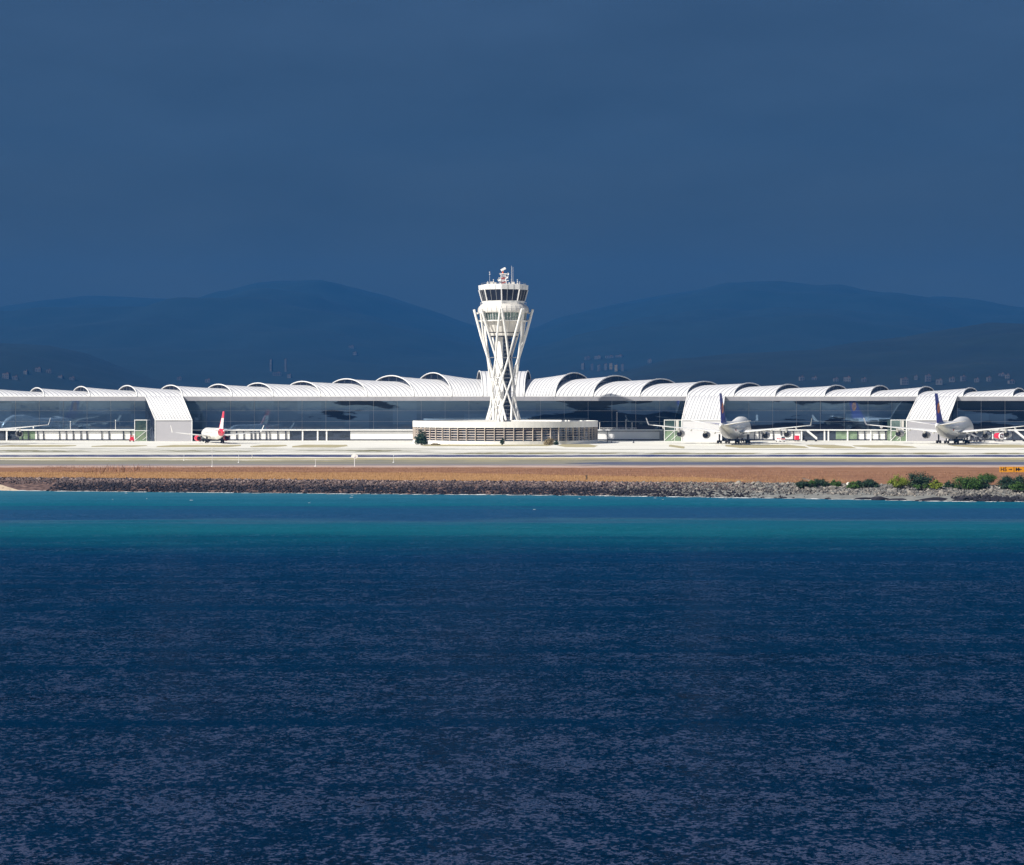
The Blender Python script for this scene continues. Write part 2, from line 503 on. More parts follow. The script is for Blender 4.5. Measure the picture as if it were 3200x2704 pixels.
# ------------------------------------------------------------------ ground, shore, strips
def build_ground():
    # lower shore bank and the land behind it, one sheet out to the far hills
    Xs = np.concatenate([np.linspace(-3600, -260, 24)[:-1], np.linspace(-260, 260, 560), np.linspace(260, 3600, 24)[1:]])
    rows = np.concatenate([np.linspace(0, 1, 60), ])
    nx = len(Xs)
    V = []
    for r in np.linspace(-0.55, 1.25, 74):
        D = shore(Xs) + r * (bank(Xs) - shore(Xs))
        V.append(np.stack([Xs, D, bank_z(Xs, D)], 1))
    lastD = V[-1][:, 1]
    for D in (520, 700, 1000, 1600, 3000, 5000, 7000, 9250):
        V.append(np.stack([Xs * (1 if D < 1600 else D / 1000.), np.full(nx, D), np.full(nx, GZ)], 1))
    ny = len(V)
    V = np.concatenate(V)
    near = (V[:, 1] < 470) & (V[:, 2] > -1.4)
    for i in np.nonzero(near)[0]:
        x, y, z = V[i]
        V[i, 2] += 0.22 * hash_noise(x, y, 0.6) + 0.12 * hash_noise(x, y, 1.7) - (0.05 if z > 1.9 else 0)
    m, n, l, b = new_mat('shore_earth')
    b.inputs['Roughness'].default_value = 0.95; b.inputs['Specular IOR Level'].default_value = 0.1
    ge = n.new('ShaderNodeNewGeometry')
    no = n.new('ShaderNodeTexNoise'); no.inputs['Scale'].default_value = 0.9; no.inputs['Detail'].default_value = 8
    l.new(ge.outputs['Position'], no.inputs['Vector'])
    r1 = n.new('ShaderNodeValToRGB')      # reddish earth on the west half
    r1.color_ramp.elements[0].position = 0.3; r1.color_ramp.elements[0].color = (0.05, 0.035, 0.036, 1)
    r1.color_ramp.elements[1].position = 0.7; r1.color_ramp.elements[1].color = (0.22, 0.145, 0.125, 1)
    r2 = n.new('ShaderNodeValToRGB')      # grey sand on the east half
    r2.color_ramp.elements[0].position = 0.3; r2.color_ramp.elements[0].color = (0.15, 0.155, 0.15, 1)
    r2.color_ramp.elements[1].position = 0.7; r2.color_ramp.elements[1].color = (0.25, 0.25, 0.235, 1)
    l.new(no.outputs['Fac'], r1.inputs['Fac']); l.new(no.outputs['Fac'], r2.inputs['Fac'])
    sp = n.new('ShaderNodeSeparateXYZ'); l.new(ge.outputs['Position'], sp.inputs[0])
    mr = n.new('ShaderNodeMapRange'); mr.inputs['From Min'].default_value = 10; mr.inputs['From Max'].default_value = 42
    l.new(sp.outputs['X'], mr.inputs['Value'])
    mx = n.new('ShaderNodeMix'); mx.data_type = 'RGBA'
    l.new(mr.outputs[0], mx.inputs['Factor']); l.new(r1.outputs['Color'], mx.inputs['A']); l.new(r2.outputs['Color'], mx.inputs['B'])
    l.new(mx.outputs['Result'], b.inputs['Base Color'])
    bp = n.new('ShaderNodeBump'); bp.inputs['Strength'].default_value = 0.7; bp.inputs['Distance'].default_value = 0.3
    l.new(no.outputs['Fac'], bp.inputs['Height']); l.new(bp.outputs[0], b.inputs['Normal'])
    o = np_mesh('ground', V, grid_faces(nx, ny), m, True)
    tag(o, kind='structure')


build_ground()


def strip(name, y_far, y_near, mt, z, amp=1.0, x0=-340, x1=340, seed=0.0, near_fn=None, far_fn=None, taper=False):
    """a flat strip of ground between two photo rows, its edges a little uneven"""
    n = 900
    X = np.linspace(x0, x1, n)
    far = np.full(n, DG(y_far)) if far_fn is None else far_fn(X)
    near = np.full(n, DG(y_near)) if near_fn is None else near_fn(X)
    far = far + wig(X, amp, seed) + wig(X * 0.35, amp * 0.8, seed + 2)
    near = near + wig(X, amp, seed + 1.7) + wig(X * 0.35, amp * 0.8, seed + 3)
    if taper:
        c = (near + far) / 2
        k = np.clip(np.minimum(X - x0, x1 - X) / (12.0 if x1 - x0 > 80 else 2.5), 0.02, 1)
        near = c + (near - c) * k; far = c + (far - c) * k
    V = np.concatenate([np.stack([X, near, np.full(n, z)], 1), np.stack([X, far, np.full(n, z)], 1)])
    o = np_mesh(name, V, grid_faces(n, 2), mt)
    tag(o, kind='structure')
    return o


M['apron'] = ramp_mat('apron_concrete', [(0.25, (0.68, 0.65, 0.57)), (0.5, (0.80, 0.78, 0.70)), (0.75, (0.86, 0.84, 0.79))], 0.05, 0.7, (0.25, 1.0, 1))
M['tan'] = ramp_mat('tan_grass_and_mirage', [(0.3, (0.36, 0.31, 0.17)), (0.7, (0.48, 0.43, 0.27))], 0.3, 0.95, (0.5, 1, 1))  # dry grass strips, and the painted mirage patches by the terminal
M['olive'] = ramp_mat('olive_grass', [(0.3, (0.13, 0.12, 0.055)), (0.7, (0.24, 0.23, 0.12))], 0.3, 0.95, (0.4, 1, 1))
M['mirage_navy'] = ramp_mat('blue_black_mirage', [(0.3, (0.020, 0.030, 0.11)), (0.7, (0.045, 0.06, 0.17))], 0.2, 0.6, (0.4, 1, 1))  # colour of a mirage: reflected sky painted as a dark blue strip
M['blue_grey'] = ramp_mat('blue_grey_asphalt', [(0.3, (0.085, 0.095, 0.15)), (0.7, (0.14, 0.15, 0.20))], 0.2, 0.7, (0.25, 1, 1))
M['runway'] = ramp_mat('runway_asphalt', [(0.3, (0.20, 0.19, 0.145)), (0.7, (0.29, 0.275, 0.22))], 0.12, 0.85, (0.2, 1, 1))
M['lilac'] = ramp_mat('lilac_grey_asphalt', [(0.3, (0.20, 0.18, 0.18)), (0.7, (0.29, 0.265, 0.27))], 0.12, 0.85, (0.2, 1, 1))
M['apron_grey'] = ramp_mat('grey_concrete', [(0.3, (0.36, 0.35, 0.29)), (0.7, (0.50, 0.49, 0.44))], 0.1, 0.85, (0.2, 1, 1))
M['pale_line'] = ramp_mat('pale_concrete_edge', [(0.3, (0.70, 0.64, 0.52)), (0.7, (0.86, 0.82, 0.74))], 0.3, 0.8)
M['dirt'] = ramp_mat('pinkish_dirt', [(0.3, (0.38, 0.25, 0.20)), (0.7, (0.55, 0.42, 0.36))], 0.25, 0.95)
M['grass_red'] = ramp_mat('dry_grass_reddish', [(0.25, (0.17, 0.085, 0.05)), (0.5, (0.265, 0.132, 0.073)), (0.75, (0.35, 0.195, 0.115))], 0.35, 0.95, (0.35, 1, 1), 10, 0.8, 0.5)
M['grass_gold'] = ramp_mat('dry_grass_golden', [(0.25, (0.24, 0.125, 0.048)), (0.5, (0.38, 0.205, 0.082)), (0.78, (0.49, 0.295, 0.14))], 0.45, 0.95, (0.35, 1, 1), 10, 0.8, 0.5)
M['sand'] = ramp_mat('beach_sand', [(0.3, (0.46, 0.36, 0.26)), (0.7, (0.60, 0.49, 0.37))], 0.5, 0.95)

strip('airfield', 1376, 1462, M['runway'], GZ + 0.01, 0, -700, 700, far_fn=lambda X: np.full(len(X), 1500.0))
strip('apron', 1377, 1431, M['apron'], GZ + 0.02, 0.8, -600, 600, 0.3, far_fn=lambda X: np.full(len(X), 930.0))
strip('grass_strip', 1408.5, 1411, M['olive'], GZ + 0.04, 4.0, -340, -25, 0.9, taper=True)
strip('grass_strip', 1417, 1419, M['olive'], GZ + 0.04, 3.0, -30, 320, 1.9, taper=True)
strip('mirage_band', 1423, 1428.5, M['mirage_navy'], GZ + 0.06, 2.6, -600, 600, 2.7)  # stands in for a mirage band, its reflection painted on the ground
strip('taxiway_edge', 1428.5, 1432, M['pale_line'], GZ + 0.045, 2.4, -600, 600, 3.2)
strip('grass_strip', 1431.5, 1438, M['tan'], GZ + 0.05, 2.0, -600, 600, 4.4)
strip('runway_edge_line', 1437.3, 1438.8, M['pale_line'], GZ + 0.07, 1.6, -300, -38, 5.1, taper=True)
strip('runway', 1445, 1453, M['blue_grey'], GZ + 0.06, 1.0, 14, 600, 6.2, taper=True)
strip('runway_shoulder', 1451, 1456.5, M['lilac'], GZ + 0.05, 0.8, -600, 600, 5.2)
for i_, (ya_, yb_, mt_, xa_, xb_) in enumerate(((1401, 1402.6, 'apron_grey', -400, 20), (1404.5, 1406, 'apron_grey', -400, 400), (1412.5, 1415, 'apron_grey', -400, 60), (1419.5, 1421.5, 'apron_grey', -400, 400), (1415.5, 1416.6, 'tan', -20, 400), (1440.5, 1442, 'tan', -400, 400))):
    strip('apron_strip', ya_, yb_, M[mt_], GZ + 0.035 + 0.001 * i_, 2.5, xa_, xb_, 3.1 * i_ + 0.7, taper=True)
strip('dirt_path', 1456, 1466, M['dirt'], GZ + 0.055, 1.2, -600, 600, 7.7)
strip('dry_field', 1462, 1485, M['grass_red'], GZ + 0.09, 1.8, -600, 600, 8.3, near_fn=lambda X: bank(X) + 16)
strip('dry_field', 1474, 1500, M['grass_gold'], GZ + 0.105, 1.6, -600, 52, 9.1, taper=True, near_fn=lambda X: bank(X) + 1.5, far_fn=lambda X: np.minimum(DG(1478) + np.clip(X, -300, 90) * -0.02, 520) - np.clip((X + 20) * 0.5, 0, 38))
strip('dry_field', 1474, 1500, M['grass_red'], GZ + 0.095, 1.6, 20, 600, 9.9, near_fn=lambda X: bank(X) + 2.5, far_fn=lambda X: bank(X) + 24)
# mirage reflections under the terminal front, painted as tan patches on the apron
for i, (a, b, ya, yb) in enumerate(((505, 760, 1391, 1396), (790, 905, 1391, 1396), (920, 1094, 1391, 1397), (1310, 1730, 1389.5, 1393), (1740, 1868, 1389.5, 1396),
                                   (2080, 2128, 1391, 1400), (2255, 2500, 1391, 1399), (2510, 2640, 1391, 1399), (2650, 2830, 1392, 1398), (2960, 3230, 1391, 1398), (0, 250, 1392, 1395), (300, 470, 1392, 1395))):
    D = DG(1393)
    strip('mirage_patch', ya - 0.3, yb + 2, M['tan'], GZ + 0.03, 2.2, PX(a, D), PX(b, D), i * 1.37, taper=True)


# sandy beach at the west end of the shore
def beach(name, pa, pb, mt, d0, d1):
    X = np.linspace(PX(pa, 447), PX(pb, 447), 90)
    w = np.clip(np.minimum((X[-1] - X) / 12.0, 1), 0, 1)
    V = []
    for k in np.linspace(0, 1, 14):
        D = shore(X) + wig(X, 0.9, 1.3) + d0 + k * (d1 - d0) * w
        V.append(np.stack([X, D, bank_z(X, D) + 0.17 * np.minimum(k * 6, 1) * w + 0.02], 1))
    o = np_mesh(name, np.concatenate(V), grid_faces(len(X), 14), mt, True)
    tag(o, kind='structure')


beach('beach', -300, 95, M['sand'], -2.0, 9.0)


# ------------------------------------------------------------------ water
def build_water():
    m, n, l, b = new_mat('sea_water')
    b.inputs['IOR'].default_value = 1.33
    b.inputs['Roughness'].default_value = 0.12
    ge = n.new('ShaderNodeNewGeometry')
    sp = n.new('ShaderNodeSeparateXYZ'); l.new(ge.outputs['Position'], sp.inputs[0])

    def noise(scale, stretch, detail=4, rough=0.55):
        mp = n.new('ShaderNodeMapping'); mp.inputs['Scale'].default_value = stretch
        l.new(ge.outputs['Position'], mp.inputs[0])
        no = n.new('ShaderNodeTexNoise'); no.inputs['Scale'].default_value = scale; no.inputs['Detail'].default_value = detail; no.inputs['Roughness'].default_value = rough
        l.new(mp.outputs[0], no.inputs['Vector'])
        return no

    def math_(op, a, bb=None, c=None):
        k = n.new('ShaderNodeMath'); k.operation = op
        for i, v in enumerate((a, bb, c)):
            if v is None: continue
            if isinstance(v, (int, float)): k.inputs[i].default_value = v
            else: l.new(v, k.inputs[i])
        return k.outputs[0]

    # colour of the sea by depth of water: shallow sand bars near the shore, deep towards the viewer
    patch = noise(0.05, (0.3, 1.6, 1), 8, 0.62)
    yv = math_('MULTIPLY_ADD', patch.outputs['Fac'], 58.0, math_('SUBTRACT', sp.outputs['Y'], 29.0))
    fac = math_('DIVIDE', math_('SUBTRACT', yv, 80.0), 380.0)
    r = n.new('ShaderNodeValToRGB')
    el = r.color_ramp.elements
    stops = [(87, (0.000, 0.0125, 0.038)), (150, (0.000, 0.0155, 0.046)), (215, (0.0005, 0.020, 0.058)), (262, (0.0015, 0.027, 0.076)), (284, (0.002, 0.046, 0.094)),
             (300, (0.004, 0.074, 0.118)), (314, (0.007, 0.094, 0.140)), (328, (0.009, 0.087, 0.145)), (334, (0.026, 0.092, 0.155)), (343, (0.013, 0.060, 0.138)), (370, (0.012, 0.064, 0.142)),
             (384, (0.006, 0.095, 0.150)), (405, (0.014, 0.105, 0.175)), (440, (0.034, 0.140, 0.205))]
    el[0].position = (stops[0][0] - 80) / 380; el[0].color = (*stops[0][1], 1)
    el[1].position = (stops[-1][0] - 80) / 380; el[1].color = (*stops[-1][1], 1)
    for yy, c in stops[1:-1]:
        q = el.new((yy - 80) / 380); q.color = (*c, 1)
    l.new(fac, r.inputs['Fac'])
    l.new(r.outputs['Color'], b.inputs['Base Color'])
    # waves: chop, ripples and slow swell, calmer in long slicks
    big = noise(0.13, (1.2, 1.0, 1), 2)
    swell = noise(0.55, (1.2, 1.0, 1), 2)
    chop = noise(2.4, (1.1, 0.8, 1), 2, 0.6)
    rip = noise(6.5, (0.8, 0.8, 1), 2, 0.6)
    slick = noise(0.03, (0.10, 1.5, 1), 4)
    lee = n.new('ShaderNodeMapRange'); lee.interpolation_type = 'SMOOTHSTEP'      # sheltered water under the shore
    lee.inputs['From Min'].default_value = 215; lee.inputs['From Max'].default_value = 320
    lee.inputs['To Min'].default_value = 1.0; lee.inputs['To Max'].default_value = 0.62
    l.new(yv, lee.inputs['Value'])
    streak = noise(0.12, (0.035, 1.3, 1), 5, 0.6)       # long wind streaks across the view
    sk = math_('MULTIPLY_ADD', streak.outputs['Fac'], 2.6, -0.62)
    gain = math_('MULTIPLY', math_('MULTIPLY', lee.outputs[0], math_('MAXIMUM', sk, 0.15)), math_('MULTIPLY_ADD', slick.outputs['Fac'], 1.6, 0.5))

    def comp(ax):
        tot = None
        for no, kk in ((big, 0.32), (swell, 0.6), (chop, 1.15), (rip, 1.4)):
            sc_ = n.new('ShaderNodeSeparateColor'); l.new(no.outputs['Color'], sc_.inputs[0])
            v = math_('MULTIPLY', math_('SUBTRACT', sc_.outputs[ax], 0.5), kk)
            tot = v if tot is None else math_('ADD', tot, v)
        return math_('MULTIPLY', tot, gain)
    cmb = n.new('ShaderNodeCombineXYZ')
    l.new(comp('Red'), cmb.inputs[0]); l.new(comp('Green'), cmb.inputs[1]); cmb.inputs[2].default_value = 1.0
    nrm = n.new('ShaderNodeVectorMath'); nrm.operation = 'NORMALIZE'; l.new(cmb.outputs[0], nrm.inputs[0])
    l.new(nrm.outputs[0], b.inputs['Normal'])
    # body colour under a wavy film of reflection; short steep waves hide each other, so the film never gets near a mirror
    b.inputs['Specular IOR Level'].default_value = 0.0
    dt = n.new('ShaderNodeVectorMath'); dt.operation = 'DOT_PRODUCT'; l.new(nrm.outputs[0], dt.inputs[0]); l.new(ge.outputs['Incoming'], dt.inputs[1])
    fc = n.new('ShaderNodeValToRGB'); fe = fc.color_ramp.elements
    fe[0].position = 0.0; fe[0].color = (0.02, 0.02, 0.02, 1); fe[1].position = 0.9; fe[1].color = (0.02, 0.02, 0.02, 1)
    for p_, v_ in ((0.19, 0.02), (0.27, 0.16), (0.36, 0.44), (0.5, 0.28), (0.66, 0.10)):
        q_ = fe.new(p_); q_.color = (v_, v_, v_, 1)
    l.new(dt.outputs['Value'], fc.inputs['Fac'])
    film = fc.outputs['Color']
    gl = n.new('ShaderNodeBsdfGlossy'); gl.inputs['Roughness'].default_value = 0.06; gl.inputs['Color'].default_value = (0.95, 0.93, 1.0, 1)
    l.new(nrm.outputs[0], gl.inputs['Normal'])
    ms = n.new('ShaderNodeMixShader'); l.new(film, ms.inputs[0]); l.new(b.outputs[0], ms.inputs[1]); l.new(gl.outputs[0], ms.inputs[2])
    l.new(ms.outputs[0], n['Material Output'].inputs['Surface'])
    Xs = np.concatenate([np.linspace(-4000, -260, 12)[:-1], np.linspace(-260, 260, 60), np.linspace(260, 4000, 12)[1:]])
    ys = np.concatenate([[-3000, -1000, -300], np.linspace(0, 480, 60)])
    gx, gy = np.meshgrid(Xs, ys)
    V = np.stack([gx.ravel(), gy.ravel(), np.zeros(gx.size)], 1)
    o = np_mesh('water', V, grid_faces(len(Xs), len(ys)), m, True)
    tag(o, kind='structure')


build_water()

# ------------------------------------------------------------------ hills
M['hill'] = ramp_mat('shaded_forest_hillside', [(0.3, (0.006, 0.015, 0.018)), (0.6, (0.009, 0.020, 0.024)), (0.8, (0.015, 0.027, 0.030))], 0.006, 1.0, (1, 1, 1), 9)  # both hill colours darkened for cloud shadow, this one blued for haze
M['hill_dark'] = ramp_mat('shaded_pine_hillside', [(0.3, (0.006, 0.010, 0.008)), (0.6, (0.010, 0.016, 0.011)), (0.8, (0.022, 0.026, 0.02))], 0.006, 1.0, (1, 1, 1), 9)

HILLS = []


def hill(table, Dr, Dn, x0, x1, mt, seed):
    px = np.array([p for p, _ in table], float); py = np.array([q for _, q in table], float)
    hx = (px - 1600) * A * Dr; hz = CAMH - (py + 9 - 1250) * A * Dr

    def f(X, Y):
        # along a line of sight the slope rises smoothly to the ridge
        top = np.interp(X * Dr / np.maximum(Y, 1), hx, hz) * 0.35 + np.interp(X, hx, hz) * 0.65
        t = np.clip((Y - Dn) / (Dr - Dn), 0, 1)
        up = (t * t * (3 - 2 * t)) * 0.6 + t * 0.4
        back = np.clip((Y - Dr) / 700.0, 0, 1)
        nz = 0
        for s, a_ in ((0.0011, 0.16), (0.003, 0.08), (0.009, 0.035)):
            nz = nz + a_ * np.sin(X * s * 2.1 + Y * s * 1.3 + seed) * np.sin(Y * s * 2.4 - X * s * 0.9 + 2 * seed)
        env = t * (1 - t) * 3
        return GZ - 1 + (top - GZ) * up * (1 + nz * env) * (1 - 0.6 * back) 
    nx, ny = 300, 110
    xs = np.linspace(x0, x1, nx); ys = np.concatenate([np.linspace(Dn, Dr, ny - 14), np.linspace(Dr, Dr + 700, 15)[1:]])
    gx, gy = np.meshgrid(xs, ys)
    gz = f(gx, gy)
    V = np.stack([gx.ravel(), gy.ravel(), gz.ravel()], 1)
    for i in range(len(V)):
        if V[i, 1] > Dn + 50:
            V[i, 2] += 5.0 * mnoise.noise(Vector((V[i, 0] * 0.008, V[i, 1] * 0.008, seed))) * (1 if V[i, 1] < Dr * 0.97 else 0.35)
    o = np_mesh('hills', V, grid_faces(nx, len(ys)), mt, True)
    tag(o, kind='structure')
    HILLS.append((f, Dn, Dr, x0, x1))


k = 3200 / 2088
hill([(-1500, 930), (-500, 960), (0, 976), (100, 945), (153, 935), (291, 917), (460, 922), (613, 928), (705, 925), (766, 897), (858, 881), (996, 875), (1073, 889),
      (1165, 919), (1302, 957), (1456, 1004), (1530, 1022), (1600, 1026), (1670, 1018), (1762, 981), (1915, 942), (2038, 919), (2207, 892), (2268, 884), (2391, 893), (2513, 886),
      (2605, 901), (2682, 927), (2758, 942), (2850, 927), (2912, 919), (3004, 927), (3200, 958), (3700, 920), (4700, 960)], 8500, 3700, -5200, 5200, M['hill'], 1.0)
hill([(1500, 1240), (1800, 1190), (1950, 1150), (2090, 1112), (2290, 1100), (2519, 1089), (2673, 1060), (2826, 1043), (2979, 1016), (3079, 999), (3200, 1005), (3500, 1030), (4500, 1010)],
     5000, 2900, -200, 3200, M['hill_dark'], 2.3)
hill([(-2500, 1040), (-600, 1045), (0, 1062), (153, 1070), (268, 1093), (383, 1137), (520, 1180), (700, 1215), (900, 1250)], 4800, 2900, -3000, -420, M['hill'], 4.1)


def land_z(X, Y):
    return max(float(f(np.array([X]), np.array([Y]))[0]) for f, a, b, x0, x1 in HILLS if a <= Y and x0 <= X <= x1) if any(a <= Y and x0 <= X <= x1 for f, a, b, x0, x1 in HILLS) else GZ


# ------------------------------------------------------------------ town on the foot of the hills
M['house_a'] = mat('shaded_pale_render', (0.065, 0.065, 0.067), 0.9)  # far wall colours darkened to hold the cloud shade over the town
M['house_b'] = mat('shaded_cream_render', (0.16, 0.13, 0.08), 0.9)
M['house_c'] = mat('shaded_grey_render', (0.05, 0.05, 0.057), 0.9)
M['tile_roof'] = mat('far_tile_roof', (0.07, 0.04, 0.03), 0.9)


def find_D(px, py):
    """distance where a point on the hills shows at this row"""
    best = None
    for D in range(3000, 8400, 50):
        X = PX(px, D)
        zz = land_z(X, D)
        yrow = 1250 - (zz - CAMH) / (A * D)
        if yrow <= py:
            return D, X, zz
    return None


def block(px, py, w, h, mi, rz=0.0):
    r = find_D(px, py)
    if not r: return
    D, X, z = r
    w *= A * D; h *= A * D
    dp = max(8, w * 0.6)
    b = MB(); b.box((0, 0, h / 2 + 1), (w, dp, h + 2), 0)
    b.box((0, 0, h + 2.3), (w * 0.98, dp * 0.98, 0.6), 1); b.box((w * 0.2, 0, h + 3.6), (w * 0.25, dp * 0.4, 2), 1)
    nf = max(2, int(h / 3.2)); nc = max(2, int(w / 4))
    for i in range(nf):
        for j in range(nc):
            b.box((-w / 2 + w * (j + 0.5) / nc, -dp / 2 - 0.03, 1.5 + 2 + i * (h - 1) / nf), (w / nc * 0.5, 0.12, 1.5), 2)
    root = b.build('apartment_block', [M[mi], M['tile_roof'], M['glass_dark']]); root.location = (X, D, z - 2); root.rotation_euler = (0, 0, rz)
    return root


town = [(1822, 1158, 9, 20), (1850, 1160, 8, 19), (1872, 1161, 7, 18), (1893, 1160, 9, 20), (1909, 1160, 8, 20), (1926, 1160, 9, 18), (1945, 1160, 9, 18),
        (1836, 1128, 16, 9), (1868, 1124, 20, 8), (1905, 1122, 26, 6), (1935, 1124, 22, 6), (2030, 1138, 12, 10),
        (2505, 1193, 14, 12), (2545, 1196, 16, 9), (2612, 1196, 14, 11), (2648, 1199, 22, 14), (2700, 1196, 14, 10), (2826, 1200, 22, 16), (2862, 1192, 10, 9),
        (2900, 1194, 16, 16), (2935, 1200, 20, 12), (2975, 1194, 16, 9), (3010, 1192, 14, 12), (3052, 1198, 14, 9), (3090, 1194, 12, 12), (3130, 1180, 18, 9), (3148, 1192, 12, 14), (3160, 1202, 18, 9),
        (20, 1186, 22, 14), (48, 1190, 16, 9), (82, 1176, 12, 9), (120, 1172, 18, 11), (152, 1174, 16, 10), (190, 1188, 14, 9), (226, 1192, 16, 10),
        (848, 1162, 6, 34), (893, 1162, 6, 36), (866, 1178, 26, 8), (905, 1182, 12, 8), (1098, 1098, 16, 6), (1110, 1112, 12, 6), (650, 1198, 16, 8), (560, 1190, 14, 7)]
WHERE = {0: 'behind the roof right of the tower', 1: 'at the foot of the right hill', 2: 'at the foot of the left hill', 3: 'on the slope left of the tower'}
_bi = 0
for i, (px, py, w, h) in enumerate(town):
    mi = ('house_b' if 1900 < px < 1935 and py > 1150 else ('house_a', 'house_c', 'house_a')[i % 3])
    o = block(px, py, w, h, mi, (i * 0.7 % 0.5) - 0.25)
    if o is None: continue
    reg = 0 if 1780 < px < 2100 else (1 if px > 2100 else (2 if px < 300 else 3))
    tone = {'house_a': 'pale', 'house_b': 'cream', 'house_c': 'grey'}[mi]
    shape = 'slim tower-like' if h > 2.5 * w else ('tall' if h > w else ('long low' if w > 2 * h else 'squat'))
    tag(o, '%s %s far apartment block seen through haze %s' % (tone, shape, WHERE[reg]), 'building', 'far blocks of the town ' + WHERE[reg])

# ------------------------------------------------------------------ terminal
TD = 895.0      # curtain wall
FD = 886.0      # eave front
EZ = PZ(1240, FD)          # eave top
EB = PZ(1253, FD)
LZ = PZ(1345.5, 891.0)     # top of the ground floor front
term = empty('airport_terminal', (0, TD, GZ))
tag(term, 'long white airport terminal with a wave of overlapping vaulted roofs above dark glass', 'terminal')


def T(x, y, z):
    return (x, y - TD, z - GZ)


CX = PX(1574, 912)
SC = A * 912
WD = 54.0        # depth of the vaults


def ell(xc, shift, h, th):
    """point on a rim arch; th 0 = front foot at the eave, pi = back foot"""
    return Vector((xc + shift * math.cos(th), FD + WD / 2 - WD / 2 * math.cos(th), EZ + h * math.sin(th)))


pk = [0, 223, 354, 494, 632, 771, 894, 1043, 1179, 1323, 1461, 1613, 1755, 1900]
hh = [80, 74, 65, 55, 47, 42, 38, 35, 34, 31, 27, 26, 25, 24]
tl = [0, 54, 48, 41, 36, 31, 26, 22, 19, 17, 15, 13, 12, 11]          # height of the lower neighbour where it meets rim i
sf = [0, 60, 72, 66, 58, 50, 44, 38, 32, 28, 24, 20, 18, 18]
hh = [v * SC for v in hh]; tl = [v * SC for v in tl]; sf = [(v + p_ * (WD / 2) / 912.0) * SC for v, p_ in zip(sf, pk)]; pk = [v * SC for v in pk]
NT = 28


def shell(side, i):
    """vault i: rim arch towards the far end, tail dipping under the next rim towards the tower"""
    if i == 0:
        xr, sr, hr = -76 * SC, 13 * SC, hh[0]
        xt, st, ht = 76 * SC, -13 * SC, hh[0]
        ns = 24
    else:
        xr, sr, hr = -pk[i], sf[i], hh[i]
        if i == 1: xt, st, ht = -74 * SC, 13 * SC, 54 * SC
        else: xt, st, ht = -pk[i - 1] + 0.8, sf[i - 1], tl[i - 1]
        ns = 26
    rows = []
    for s in range(ns + 1):
        u = s / ns
        xc = xr + (xt - xr) * u; sh = sr + (st - sr) * u
        h = hr + (ht - hr) * (u if i == 0 else (0.35 * u + 0.65 * (1 - (1 - u) ** 1.5)))
        rows.append([ell(xc, sh, h, PI * t / NT) for t in range(NT + 1)])
    mb = MB()
    flip = side > 0 and i > 0
    sgn = -1 if flip else 1
    pv = lambda p, dz=0: T(CX + sgn * p.x, p.y, p.z + dz)
    useam = max(1.0, abs(xt - xr) / 2.0)
    L = WD * 1.3
    slant = 4.0 if i else 0.0        # seams run askew, like sheets laid along the twisted shell
    for s in range(ns):
        for t in range(NT):
            q = [rows[s][t], rows[s + 1][t], rows[s + 1][t + 1], rows[s][t + 1]]
            uv = [(a_ / ns * useam + slant * b_ / NT, b_ / NT * L / 5) for a_, b_ in ((s, t), (s + 1, t), (s + 1, t + 1), (s, t + 1))]
            vs = [pv(p) for p in q]
            vu = [pv(p, -0.25) for p in q]
            if flip:
                vs = vs[::-1]; uv = uv[::-1]; vu = vu[::-1]
            mb.quad(*vs, 0, uv)
            mb.quad(*vu[::-1], 1)
    sh_o = mb.build('roof_shell', [M['roof'], M['dark_metal']], term, True)
    ends = [(rows[0], xr)] if i else [(rows[0], xr), (rows[-1], xt)]
    for ei, (rim, xx) in enumerate(ends):
        rb = MB()
        rb.path([pv(p, 0.12) for p in rim], [0.26] * len(rim), 6)
        rb.build('arch_rim', M['white'], sh_o, True)
        # glazed lunette between the rim and the lower vault beyond it
        low_h = tl[i] if i else 54 * SC
        if i: c0, s0 = xr, sf[i]
        else: c0, s0 = xx, (13 * SC if ei == 0 else -13 * SC)
        off = 0.6 if (ei == 0) else -0.6
        gb = MB()
        for t in range(2, NT - 2):
            a0, a1 = PI * t / NT, PI * (t + 1) / NT
            hi0, hi1 = ell(c0 + off, s0, hr - 0.1, a0), ell(c0 + off, s0, hr - 0.1, a1)
            lo0, lo1 = ell(c0 + off, s0, max(low_h - 1.2, 0.2), a0), ell(c0 + off, s0, max(low_h - 1.2, 0.2), a1)
            gb.quad(pv(lo0), pv(lo1), pv(hi1), pv(hi0), 0)
            if t % 3 == 0:
                gb.bar(pv(lo0 - Vector((off * 0.4, 0, 0))), pv(hi0 - Vector((off * 0.4, 0, 0))), 0.05, n=4, mi=1)
        gb.build('lunette_glass', [M['glass_dark'], M['grey_metal']], sh_o)


for i in range(0, 14):
    for side in ((-1, 1) if i else (-1,)):
        shell(side, i)

XL, XR = CX - pk[-1] - 6, CX + pk[-1] + 6
bays = [(455, 570, 485, 600, 'bay_grey'), (2147, 2264, 2131, 2255, 'bay_pale'), (2868, 2990, 2833, 2962, 'bay_grey')]
